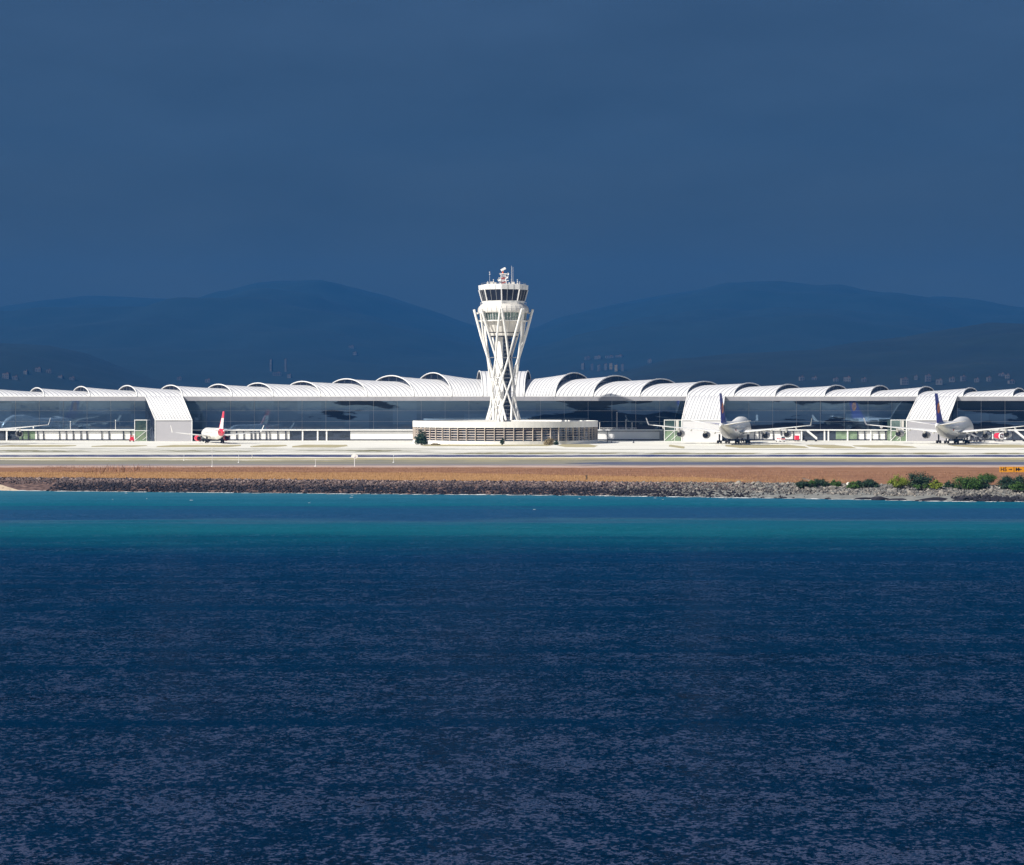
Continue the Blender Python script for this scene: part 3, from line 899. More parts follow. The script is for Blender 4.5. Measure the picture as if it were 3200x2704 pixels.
# eave fascia with its soffit, broken where the curved bays run through it
spans = []
x = XL
for (a, b, c, d, _) in bays:
    spans.append((x, PX(a, FD))); x = PX(b, FD)
spans.append((x, XR))
for a, b in spans:
    mb = MB()
    n_ = max(1, int((b - a) / 6))
    for q in range(n_):
        x0_, x1_ = a + (b - a) * q / n_, a + (b - a) * (q + 1) / n_
        mb.box(T((x0_ + x1_) / 2, FD + 0.3, (EZ + EB) / 2), (x1_ - x0_ - 0.03, 0.6, EZ - EB))
    mb.build('eave_fascia', M['fascia'], term)
    mb = MB(); mb.quad(T(a, FD + 0.6, EB + 0.1), T(a, TD + 1, EB + 0.1), T(b, TD + 1, EB + 0.1), T(b, FD + 0.6, EB + 0.1))
    mb.bar(T(a, FD + 0.1, EZ + 0.12), T(b, FD + 0.1, EZ + 0.12), 0.16, n=6)
    mb.build('eave_gutter', M['white'], term)
# curtain wall, in the lengths between the bays
cws = []
x = XL
for (a, b, c, d, _) in bays:
    cws.append((x, PX(a, TD) + 1)); x = PX(b, TD) - 1
cws.append((x, XR))
for a, b in cws:
    mb = MB()
    mb.quad(T(a, TD, LZ - 0.2), T(b, TD, LZ - 0.2), T(b, TD, EB + 0.6), T(a, TD, EB + 0.6), 0)
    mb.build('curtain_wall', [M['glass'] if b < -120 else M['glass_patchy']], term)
    mb = MB()
    xx = a + 1.2
    while xx < b:
        mb.box(T(xx, TD - 0.08, (LZ + EB) / 2), (0.09, 0.14, EB - LZ), 0); xx += 10.0
    for yy in (1284, 1317.5):
        mb.box(T((a + b) / 2, TD - 0.06, PZ(yy, TD)), (b - a, 0.10, 0.10), 0)
    mb.build('wall_mullion', M['grey_metal'], term)
mb = MB(); mb.box(T((XL + XR) / 2, TD + 28, (EZ + GZ) / 2), (XR - XL, 50, EZ - GZ - 0.4)); mb.build('building_body', M['fascia'], term)

# curved bays that carry the roof down to the apron
BD = 876.0
for bi, (a, b, c, d, em) in enumerate(bays):
    root = empty('curved_bay', T((PX(c, BD) + PX(d, BD)) / 2, BD, GZ), 0, term)
    ox, oy, oz = T((PX(c, BD) + PX(d, BD)) / 2, BD, GZ)
    zb = PZ(1313, BD)
    NS, NU = 20, 14
    rows = []
    for s in range(NS + 1):
        u = s / NS
        zz = EZ + 0.32 + (zb - EZ - 0.32) * (1 - math.cos(u * PI / 2)) ** 0.9
        dd = (FD - 0.06) + (BD - FD + 0.06) * math.sin(u * PI / 2)
        kz = (EZ - zz) / (EZ - zb)
        xl = PX(a + (c - a) * kz, dd); xr_ = PX(b + (d - b) * kz, dd)
        rows.append([(Vector(T(xl + (xr_ - xl) * q / NU, dd, zz)) - Vector((ox, oy, oz))) for q in range(NU + 1)])
    mb = MB()
    for s in range(NS):
        for q in range(NU):
            sk = 1.6 if bi else -1.6
            uvf = lambda s_, q_: (q_ / NU * 12 + sk * s_ / NS, s_ / NS * 3)
            mb.quad(rows[s + 1][q], rows[s + 1][q + 1], rows[s][q + 1], rows[s][q], 0, [uvf(s + 1, q), uvf(s + 1, q + 1), uvf(s, q + 1), uvf(s, q)])
    mb.build('bay_roof', M['roof'], root, True)
    zc = zb - GZ
    mb = MB()
    wl_, wr_ = rows[-1][0].x, rows[-1][-1].x
    mb.box(((wl_ + wr_) / 2, 0.25, zc / 2), (wr_ - wl_, 0.5, zc), 0)
    mb.box(((wl_ + wr_) / 2, -0.1, zc + 0.06), (wr_ - wl_ + 0.3, 0.5, 0.35), 1)
    mb.build('bay_end_wall', [M[em], M['white']], root)
    for side_i, col_i in ((0, 0), (1, NU)):
        mb = MB()
        ys_back = TD - BD
        pts = [rows[s][col_i] for s in range(NS + 1)]
        ins = 0.06 if side_i == 0 else -0.06
        for s in range(NS):
            p, q = pts[s], pts[s + 1]
            mb.quad((p.x + ins, p.y, p.z - 0.15), (q.x + ins, q.y, q.z - 0.15), (q.x + ins, q.y, 0), (p.x + ins, p.y, 0))
        p = pts[0]
        mb.quad((p.x + ins, ys_back, p.z), (p.x + ins, p.y, p.z), (p.x + ins, p.y, 0), (p.x + ins, ys_back, 0))
        mb.build('bay_side_glass', M['glass_dark'], root)
        mb = MB(); mb.path(pts + [pts[-1] * 1 + Vector((0, 0, -zc + 0.02))], [0.22] * (len(pts) + 1), 5)
        mb.build('bay_edge_trim', M['white'], root)

# ground floor front: rendered wall, dark glazing and green glazing by stretches
GD = 891.0


def gf(a, b, mt, name, D=GD, zt=None, th=0.4):
    mb = MB(); x0, x1 = PX(a, D), PX(b, D); zt = LZ if zt is None else zt
    mb.box(T((x0 + x1) / 2, D + th / 2, (zt + GZ) / 2), (x1 - x0, th, zt - GZ)); return mb.build(name, mt, term)


for a, b in ((-420, 60), (600, 720), (905, 1095), (2500, 2612), (2990, 3100), (3150, 3240)):
    gf(a, b, M['glass_dark'], 'ground_floor_glazing')
for a, b in ((60, 110), (2612, 2682)):
    gf(a, b, M['glass_green'], 'ground_floor_glazing')
for a, b in ((110, 484), (720, 905), (1095, 2066), (2255, 2500), (2682, 2834), (3100, 3150), (3240, 3600)):
    gf(a, b, M['white_wall'], 'ground_floor_wall')
# ledge between ground floor and curtain wall, its shade painted as a dark strip
mb = MB(); mb.box(T((XL + XR) / 2, GD - 0.35, LZ + 0.18), (XR - XL, 1.4, 0.5)); 
mb.build('terrace_ledge', M['white'], term)
mb = MB(); mb.box(T((XL + XR) / 2, GD - 0.02, LZ - 0.28), (XR - XL, 0.1, 0.3)); mb.build('painted_ledge_shade', M['dark_metal'], term)
mb = MB(); mb.box(T((XL + XR) / 2, GD - 0.1, GZ + 0.3), (XR - XL, 0.3, 0.5)); mb.build('plinth', M['dark_metal'], term)
mb = MB()
for (a, b) in ((110, 420), (720, 905), (2255, 2500), (2682, 2785), (3100, 3150)):
    for yy in (1354, 1362):
        mb.box(T(PX((a + b) / 2, GD), GD - 0.04, PZ(yy, GD)), (PX(b, GD) - PX(a, GD), 0.1, 0.16))
mb.build('guard_rail', M['panel'], term)
cols = [118, 136, 186, 207, 229, 253, 272, 318, 341, 386, 409, 12, 69, 89, 740, 762, 785, 797, 811, 832, 843, 868, 893, 2263, 2282, 2300, 2318, 2340, 2358, 2372, 2381, 2416, 2441, 2479, 2680, 2702, 2746, 2767, 3105, 3128, 3146, 3165, 3190]
for px in cols:
    mb = MB(); w = 0.26 + 0.1 * (px % 3)
    mb.box(T(PX(px, GD), GD - 0.28, (LZ + GZ) / 2 - 0.05), (w, 0.3, LZ - GZ - 0.1)); mb.box(T(PX(px, GD), GD - 0.3, GZ + 0.2), (w + 0.3, 0.5, 0.4))
    mb.build('column', M['dark_metal'], term)
for px in (946, 993, 1021, 2504, 2576, 2588, 2648, 2720, 22):
    mb = MB(); mb.box(T(PX(px, GD), GD - 0.5, (LZ + GZ) / 2), (0.6, 0.4, LZ - GZ)); mb.build('white_column', M['white'], term)
# pale end box beside the eastern bay
gf(2061, 2076, M['fascia'], 'service_door', 890.3)

# glazed stair towers beside the bays
for a, b in ((420, 484), (2075, 2131), (2783, 2834)):
    D = 881.0
    root = empty('glass_stair_tower', T((PX(a, D) + PX(b, D)) / 2, D, GZ), 0, term)
    w = PX(b, D) - PX(a, D) - 0.3; h = PZ(1313, D) - GZ; mid = PZ(1346, D) - GZ
    dpt = GD - D - 1.4
    mb = MB(); mb.box((0, dpt / 2, (h + mid) / 2), (w, dpt, h - mid - 0.1)); mb.build('upper_glazing', M['glass_teal'], root)
    mb = MB(); mb.box((0, dpt / 2, mid / 2), (w, dpt, mid - 0.1)); mb.build('lower_glazing', M['glass_green'], root)
    mb = MB()
    for sx in (-1, 1):
        mb.box((sx * w / 2, -0.05, h / 2), (0.24, 0.24, h))
    mb.box((0, -0.05, h), (w + 0.3, 0.3, 0.3)); mb.box((0, -0.06, mid), (w, 0.25, 0.22)); mb.box((0.1 * w, -0.05, h / 2), (0.16, 0.2, h))
    mb.bar((-w / 2, -0.1, 0.3), (w * 0.1, -0.1, mid), 0.14, n=4); mb.bar((-w * 0.1, -0.1, mid * 0.1), (w / 2, -0.1, mid * 0.95), 0.12, n=4)
    mb.build('stair_frame', M['white'], root)
    mb = MB(); mb.box((w * 0.25, -0.12, mid + (h - mid) * 0.5), (w * 0.16, 0.1, (h - mid) * 0.9)); mb.build('stair_panel', M['panel'], root)
# terrace masts and handrail near the drum building
D = 890.3
mb = MB()
mb.bar(T(PX(1873, D), D, PZ(1338, D)), T(PX(1990, D), D, PZ(1338, D)), 0.1, n=5)
for px in range(1875, 1991, 12):
    mb.bar(T(PX(px, D), D, LZ + 0.4), T(PX(px, D), D, PZ(1338, D)), 0.05, n=4)
mb.build('terrace_handrail', M['white'], term)
for px, yt in ((1928, 1290), (1956, 1313), (1975, 1322), (1874, 1322), (220, 1318), (361, 1314)):
    mb = MB(); mb.bar(T(PX(px, D), D, LZ + 0.4), T(PX(px, D), D, PZ(yt, D)), 0.13, 0.08, n=6); mb.box(T(PX(px, D), D, PZ(yt, D)), (0.35, 0.3, 0.3))
    mb.build('terrace_mast', M['white'], term)

# ------------------------------------------------------------------ drum building under the tower
DD = 844.0
DR = 36.6
DXC = PX(1579, DD)
drum = empty('drum_building', (DXC, DD, GZ))
tag(drum, 'low round white building with louvred facade under the control tower', 'building')
ztop = PZ(1318, DD - DR) - GZ
zpar = PZ(1337.5, DD - DR) - GZ
N = 144
mb = MB()
mb.loft([ngon(0, 0, zpar, DR, N), ngon(0, 0, ztop, DR, N), ngon(0, 0, ztop, DR - 0.8, N), ngon(0, 0, ztop - 0.9, DR - 0.8, N)], 0, True, False)
mb.build('parapet', M['concrete_white'], drum)
mb = MB(); mb.loft([ngon(0, 0, ztop - 1.0, DR - 0.7, N), ngon(0, 0, ztop - 0.55, DR - 0.82, N)], 0, False, True); mb.build('roof_deck', M['panel'], drum)
mb = MB(); mb.loft([ngon(0, 0, 0, DR - 1.2, N), ngon(0, 0, zpar - 0.02, DR - 1.2, N)], 0, False, False); mb.build('inner_wall', M['glass_dark'], drum)
mb = MB(); mb.loft([ngon(0, 0, 0, DR - 0.1, N), ngon(0, 0, 1.35, DR - 0.1, N), ngon(0, 0, 1.35, DR - 1.1, N)], 0, False, False); mb.build('plinth', M['concrete_white'], drum)
nf = 62
mb = MB()
for q in range(nf):
    a = 2 * PI * (q + 0.4) / nf
    mb.box(((DR - 0.3) * math.cos(a), (DR - 0.3) * math.sin(a), (1.35 + zpar) / 2), (0.55, 0.26, zpar - 1.35), 0, a)
mb.build('facade_fins', M['fin_stone'], drum)
mb = MB()
for q in range(5):
    z = 1.35 + (zpar - 1.35) * (q + 0.75) / 5.4
    mb.loft([ngon(0, 0, z - 0.13, DR - 0.42, N), ngon(0, 0, z + 0.03, DR - 0.50, N), ngon(0, 0, z + 0.13, DR - 0.75, N), ngon(0, 0, z - 0.03, DR - 0.8, N), ngon(0, 0, z - 0.13, DR - 0.42, N)], 0, False, False)
mb.build('louvres', M['fin_stone'], drum)

# ------------------------------------------------------------------ control tower
TXC = PX(1573, DD)
TS = A * DD        # metres per photo pixel at the tower
tz0 = GZ + ztop - 0.55
tower = empty('control_tower', (TXC, DD, tz0))
tag(tower, 'white airport control tower with lattice struts and dark glass cab', 'tower')


def ty(py): return PZ(py, DD) - tz0


def R_(px): return px * TS


OFF = math.radians(-90 - 4.4)          # octagon corner nearest the viewer


def octa(r, z, n=8, off=OFF):
    return [(r * math.cos(off + 2 * PI * k / n), r * math.sin(off + 2 * PI * k / n), z) for k in range(n)]


# core: white concrete half and glazed stair half
rc = R_(25)
zt = ty(1046)
NC = 32
half = lambda a0, a1, n, r: [(r * math.cos(a0 + (a1 - a0) * k / n), r * math.sin(a0 + (a1 - a0) * k / n)) for k in range(n + 1)]
wpts = half(math.radians(90), math.radians(268), 16, rc)
mb = MB(); mb.loft([[(x, y, 0) for x, y in wpts], [(x, y, zt) for x, y in wpts]], 0); mb.build('concrete_core', M['concrete_white'], tower)
gpts = half(math.radians(-86), math.radians(88), 16, rc * 0.97)
mb = MB(); mb.loft([[(x, y, 0) for x, y in gpts], [(x, y, zt) for x, y in gpts]], 0); core_g = mb.build('stair_shaft', M['glass_dark'], tower)
mb = MB()
for q in range(1, 22):
    z = zt * q / 22
    g2 = [(x * 1.02, y * 1.02) for x, y in gpts]
    mb.loft([[(x, y, z) for x, y in g2], [(x, y, z + 0.22) for x, y in g2]], 0)
mb.build('landing', M['grey_metal'], core_g)

# lattice: sixteen bent legs rising from the drum to the collar of the head
lv = [(1313, 53, 0.62), (1268, 40, 0.56), (1225, 37, 0.52), (1181, 42, 0.52), (1118, 52, 0.58), (1050, 71, 0.62), (968, 92, 0.66)]
ang = [112.5, 90, 67.5, 45, 22.5, 11.0, 1.6]
for kq in range(8):
    for sg in (-1, 1):
        base = OFF + 2 * PI * kq / 8
        pts, rs = [], []
        for (py, r, w), a in zip(lv, ang):
            aa = base + sg * math.radians(a if py != 1313 else a - 9)
            pts.append((R_(r) * math.cos(aa), R_(r) * math.sin(aa), max(ty(py), 0.0))); rs.append(w * 0.67)
        mb = MB(); mb.path(pts, rs, 8); o = mb.build('strut', M['concrete_white'], tower)
    b0 = base
    mb = MB()
    for py, ri, ro in ((980, 78, 91), (1004, 70, 82)):
        mb.bar((R_(ri) * math.cos(b0), R_(ri) * math.sin(b0), ty(py)), (R_(ro) * math.cos(b0), R_(ro) * math.sin(b0), ty(py - 2)), 0.32, n=6)
    mb.build('strut_bracket', M['concrete_white'], tower)
for (py, r, w) in lv[1:5]:
    mb = MB()
    ring = ngon(0, 0, ty(py), R_(r) - 0.3, 24)
    mb.path(ring + ring[:2], [0.09] * 26, 5)
    mb.build('tie_ring', M['grey_metal'], tower)


def tower_ring(name, pys, rs, mt, n=8, seg=0, cap0=False, cap1=False):
    mb = MB(); mb.loft([octa(R_(r), ty(p), n) for p, r in zip(pys, rs)], 0, cap0, cap1)
    return mb.build(name, mt, tower)


# lower head: underside, tapering drum, window gallery, bulging collar
tower_ring('head_underside', (1054, 1050.5), (43, 46), M['dark_metal'], 16, cap0=True, cap1=True)
tower_ring('head_base_ring', (1050.4, 1042), (47.5, 50), M['panel'], 16, cap0=True, cap1=True)
tower_ring('head_gap', (1042, 1039), (47.5, 49), M['dark_metal'], 16)
tower_ring('head_cone', (1039, 1022, 1006), (51, 58, 64), M['panel'], 16, cap0=True)
mb = MB()
for kq in range(16):
    a = OFF + 2 * PI * kq / 16
    mb.bar((R_(51.4) * math.cos(a), R_(51.4) * math.sin(a), ty(1039)), (R_(64.4) * math.cos(a), R_(64.4) * math.sin(a), ty(1006)), 0.09, n=4)
mb.build('panel_joint', M['grey_metal'], tower)
tower_ring('gallery_slab', (1006, 1002.5), (74, 75), M['white'], 16, cap0=True, cap1=True)
gw = tower_ring('gallery_windows', (1002.4, 979), (69, 73), M['glass_teal'], 16)
mb = MB()
for kq in range(48):
    a = OFF + 2 * PI * kq / 48
    rr = math.cos(PI / 16) / math.cos((kq % 3) * PI / 24 - (PI / 16 if False else 0)) if False else (1 if kq % 3 == 0 else math.cos(PI / 16) * 1.004 + 0.0)
    rr = 1.0 if kq % 3 == 0 else math.cos(PI / 16) / math.cos(PI / 16 - (kq % 3) * PI / 24)
    mb.bar((R_(69.4 * rr) * math.cos(a), R_(69.4 * rr) * math.sin(a), ty(1002.4)), (R_(73.4 * rr) * math.cos(a), R_(73.4 * rr) * math.sin(a), ty(979)), 0.16 if kq % 3 == 0 else 0.09, n=4)
mb.build('mullion', M['white'], gw)
mb = MB()
rg = [(p[0], p[1], p[2]) for p in octa(R_(74.5), ty(996), 16)]
mb.path(rg + rg[:2], [0.06] * 18, 4)
for p in rg:
    mb.bar((p[0], p[1], ty(1002.5)), p, 0.05, n=4)
mb.build('gallery_rail', M['grey_metal'], tower)
col_o = tower_ring('collar', (979, 974, 966, 959, 953, 951.5), (78.5, 80, 79.5, 76, 70, 66), M['panel'], 32, cap0=True, cap1=True)
mb = MB()
for kq in range(32):
    a = OFF + 2 * PI * kq / 32
    pr = [(r + 0.3, p) for p, r in zip((979, 974, 966, 959), (78.5, 80, 79.5, 76))]
    mb.path([(R_(r) * math.cos(a), R_(r) * math.sin(a), ty(p)) for r, p in pr], [0.05] * 4, 4)
mb.build('panel_joint', M['grey_metal'], col_o)
# walkway rail round the cab
mb = MB()
rg = octa(R_(72), ty(946), 16)
mb.path(list(rg) + list(rg[:2]), [0.06] * 18, 4)
for p in rg: mb.bar((p[0], p[1], ty(953)), p, 0.05, n=4)
mb.build('walkway_rail', M['white'], tower)
# cab
tower_ring('cab_sill', (952, 942), (64.5, 67), M['white'], 8, cap0=True)
cg = tower_ring('cab_windows', (942, 907), (66.6, 76.2), M['cab_glass'], 8)
mb = MB(); mb2 = MB()
for kq in range(8):
    for j in range(3):
        f = j / 3
        def cp(r, py):
            p0, p1 = octa(R_(r), ty(py))[kq], octa(R_(r), ty(py))[(kq + 1) % 8]
            return Vector(p0) * (1 - f) + Vector(p1) * f
        (mb if j else mb2).bar(cp(67.0, 942), cp(76.8, 907), 0.34 if j == 0 else 0.13, n=4)
mb2.build('corner_post', M['white'], tower); mb.build('window_mullion', M['grey_metal'], cg)
tower_ring('cab_roof_band', (907.5, 892.5, 892.4), (77, 78.5, 76), M['white'], 8, cap0=True)
tower_ring('cab_roof_top', (893.4, 890.5), (76, 70), M['panel'], 8, cap1=True)
mb = MB()
for kq in range(8):
    for j in range(1, 3):
        f = j / 3
        p0, p1 = Vector(octa(R_(78.0), ty(907))[kq]), Vector(octa(R_(78.0), ty(907))[(kq + 1) % 8])
        q0, q1 = Vector(octa(R_(79.2), ty(893))[kq]), Vector(octa(R_(79.2), ty(893))[(kq + 1) % 8])
        mb.bar(p0 * (1 - f) + p1 * f, q0 * (1 - f) + q1 * f, 0.06, n=4)
mb.build('panel_joint', M['grey_metal'], tower)
# roof equipment
mb = MB()
zr0 = ty(891)
hm = ty(858) - zr0
for sx in (-1, 1):
    for sy in (-1, 1):
        mb.bar((sx * 1.25, sy * 1.25, zr0), (sx * 0.8, sy * 0.8, zr0 + hm), 0.22, 0.15, n=5, mi=0)
for q in range(5):
    z = zr0 + hm * (q + 0.3) / 5; w = 1.25 - 0.09 * q; mi = q % 2
    c4 = [(-w, -w, z), (w, -w, z), (w, w, z), (-w, w, z)]
    z2 = z + hm / 5; w2 = w - 0.09
    for i in range(4):
        mb.bar(c4[i], c4[(i + 1) % 4], 0.14, n=4, mi=mi)
        if q < 4:
            n4 = [(-w2, -w2, z2), (w2, -w2, z2), (w2, w2, z2), (-w2, w2, z2)]
            mb.bar(c4[i], n4[(i + 1) % 4], 0.11, n=4, mi=1 - mi)
mb.build('lattice_mast', [M['white'], M['rust_red']], tower)
mb = MB(); mb.box((0, 0, zr0 + hm + 0.15), (2.6, 2.6, 0.3)); mb.box((-1.6, 0, zr0 + hm * 0.5), (0.9, 1.4, 0.25)); mb.box((1.5, -0.3, zr0 + hm * 0.42), (1.2, 1.2, 0.25)); mb.build('mast_platform', M['white'], tower)
mb = MB(); mb.bar((-0.2, 0, zr0 + hm + 0.3), (-0.2, 0, ty(848)), 0.42, 0.34, n=10); mb.build('radar_pedestal', M['rust_red'], tower)
mb = MB()
c = Vector((-0.05, 0, ty(842))); d = Vector((1.0, 0.1, 0.55)).normalized()
for q in range(7):
    pass
u = d; w_ = Vector((0, -1, 0)); v_ = u.cross(w_).normalized()
ring = []
for sx in (-1.05, 1.05):
    for (a_, b_) in ((-0.28, -0.2), (0.28, -0.35), (0.32, 0.3), (-0.28, 0.35)):
        ring.append(c + u * sx + w_ * a_ + v_ * b_ * 1.3)
mb.add(ring, [(3, 2, 1, 0), (4, 5, 6, 7), (0, 1, 5, 4), (1, 2, 6, 5), (2, 3, 7, 6), (3, 0, 4, 7)])
mb.bar(c + Vector((0.05, 0, -0.9)), c, 0.25, n=8); mb.bar(c + u * -0.6 + Vector((0, -0.6, -0.3)), c + Vector((0, 0, -0.7)), 0.08, n=5)
mb.build('radar_antenna', M['white'], tower)
for px, yt, rad in ((1598.5, 832, 0.07), (1603, 836, 0.05), (1530, 850, 0.05), (1524, 878, 0.14), (1624, 879, 0.14), (1560, 868, 0.06), (1617, 876, 0.07), (1588, 862, 0.06), (1542, 874, 0.06), (1598, 872, 0.09)):
    mb = MB(); x_ = (px - 1573) * TS; y_ = -2.0 if px % 2 else 2.5
    rr_ = math.hypot(x_, y_)
    mb.bar((x_, y_, ty(892)), (x_, y_, ty(yt)), rad, rad * 0.7, n=5)
    if rad < 0.1 and yt > 845:
        mb.sphere((x_, y_, ty(yt)), 0.22, 0, 8, 5); mb.box((x_, y_, ty(yt + 6)), (0.5, 0.3, 0.3))
    mb.build('whip_antenna', M['white'], tower)
for px, pyy, ry in ((1583, 868, 0.5), (1587, 857, 0.45), (1563, 857, 0.35), (1558, 876, 0.5)):
    mb = MB(); c = Vector(((px - 1573) * TS, -1.8, ty(pyy)))
    rings = [[c + Vector((math.cos(2 * PI * k / 10) * r, -dy, math.sin(2 * PI * k / 10) * r)) for k in range(10)] for r, dy in ((ry, 0.25), (ry * 0.7, 0.05), (ry * 0.25, -0.1))]
    mb.loft(rings, 0, False, True); mb.bar(c, c + Vector((0.6 if px < 1573 else -0.6, 1.2, -0.4)), 0.08, n=4); mb.build('dish_antenna', M['white'], tower)
mb = MB()
for (x_, y_, sx, sy, sz) in ((-4.6, -4, 1.2, 1, 1.0), (-3.2, -5, 0.9, 0.9, 0.7), (3.8, -4.5, 1.3, 1.1, 0.9), (5.6, -3.5, 0.7, 0.7, 0.5), (-6.2, -2.4, 0.7, 0.6, 0.9), (2.3, -6, 0.5, 0.5, 0.7)):
    mb.box((x_, y_, ty(890.5) + sz / 2), (sx, sy, sz))
mb.build('roof_cabinet', M['panel'], tower)
mb = MB()
rg = octa(R_(70), ty(886.5), 16)
mb.path(list(rg) + list(rg[:2]), [0.05] * 18, 4)
for p in rg: mb.bar((p[0], p[1], ty(891)), p, 0.05, n=4)
mb.build('roof_rail', M['grey_metal'], tower)


# ------------------------------------------------------------------ aircraft
def body_loft(stations, n=24, belly=None):
    """stations: (y, x radius, z radius, z centre)"""
    return [[(rx * math.cos(2 * PI * k / n), y, zc + rz * math.sin(2 * PI * k / n)) for k in range(n)] for (y, rx, rz, zc) in stations]


def airfoil(le, te, x, z, th, along='x', n=5):
    """closed section with rounded nose; le/te are y coordinates (nose forward is +y)"""
    ch = le - te
    prof = [(0, 0), (0.06, 0.42), (0.3, 0.5), (0.7, 0.28), (1, 0.04), (1, -0.04), (0.7, -0.2), (0.3, -0.38), (0.06, -0.3)]
    out = []
    for c, t in prof:
        y = le - c * ch
        if along == 'x': out.append((x, y, z + t * th))
        else: out.append((x + t * th, y, z))
    return out


def nacelle(mb_n, mb_d, c, r, L, m_body=0):
    x, y, z = c
    rings = []
    for t, q in ((0, 0.86), (0.04, 0.97), (0.3, 1.0), (0.6, 0.97), (0.8, 0.86), (1.0, 0.72)):
        rings.append([(x + r * q * math.cos(2 * PI * k / 20), y + L / 2 - t * L, z + r * q * math.sin(2 * PI * k / 20)) for k in range(20)])
    rings.append([(x + r * 0.62 * math.cos(2 * PI * k / 20), y - L / 2 + 0.5, z + r * 0.62 * math.sin(2 * PI * k / 20)) for k in range(20)])
    mb_n.loft(rings, m_body, False, False)
    rin = [[(x + q * math.cos(2 * PI * k / 16), yy, z + q * math.sin(2 * PI * k / 16)) for k in range(16)] for q, yy in ((r * 0.62, y - L / 2 + 0.45), (r * 0.5, y - L / 2 - 0.05), (r * 0.46, y - L / 2 - 0.5), (r * 0.3, y - L / 2 - 0.45), (r * 0.05, y - L / 2 - 1.5))]
    mb_d.loft(rin, 0, True, True)
    mb_d.loft([[(x + q * math.cos(2 * PI * k / 16), yy, z + q * math.sin(2 * PI * k / 16)) for k in range(16)] for q, yy in ((r * 0.84, y + L / 2 - 0.4), (r * 0.2, y + L / 2 - 0.35), (0.02, y + L / 2 + 0.2))], 0, False, True)


def gear(root, x, y, zt, wheels, wr, ww):
    mb = MB(); mb.bar((x, y, wr), (x, y, zt), 0.28, 0.34, n=8); mb.bar((x, y, wr + 0.8), (x, y + 1.5, zt), 0.14, n=5)
    ys = sorted({wy for wx, wy in wheels})
    mb.bar((x, y + ys[0], wr), (x, y + ys[-1] + 0.01, wr), 0.18, n=6)
    g = mb.build('landing_gear', M['dark_metal'], root)
    for wx, wy in wheels:
        mb = MB(); mb.bar((x + wx - ww / 2, y + wy, wr), (x + wx + ww / 2, y + wy, wr), wr, n=14); mb.build('wheel', M['tyre'], g)
    return g


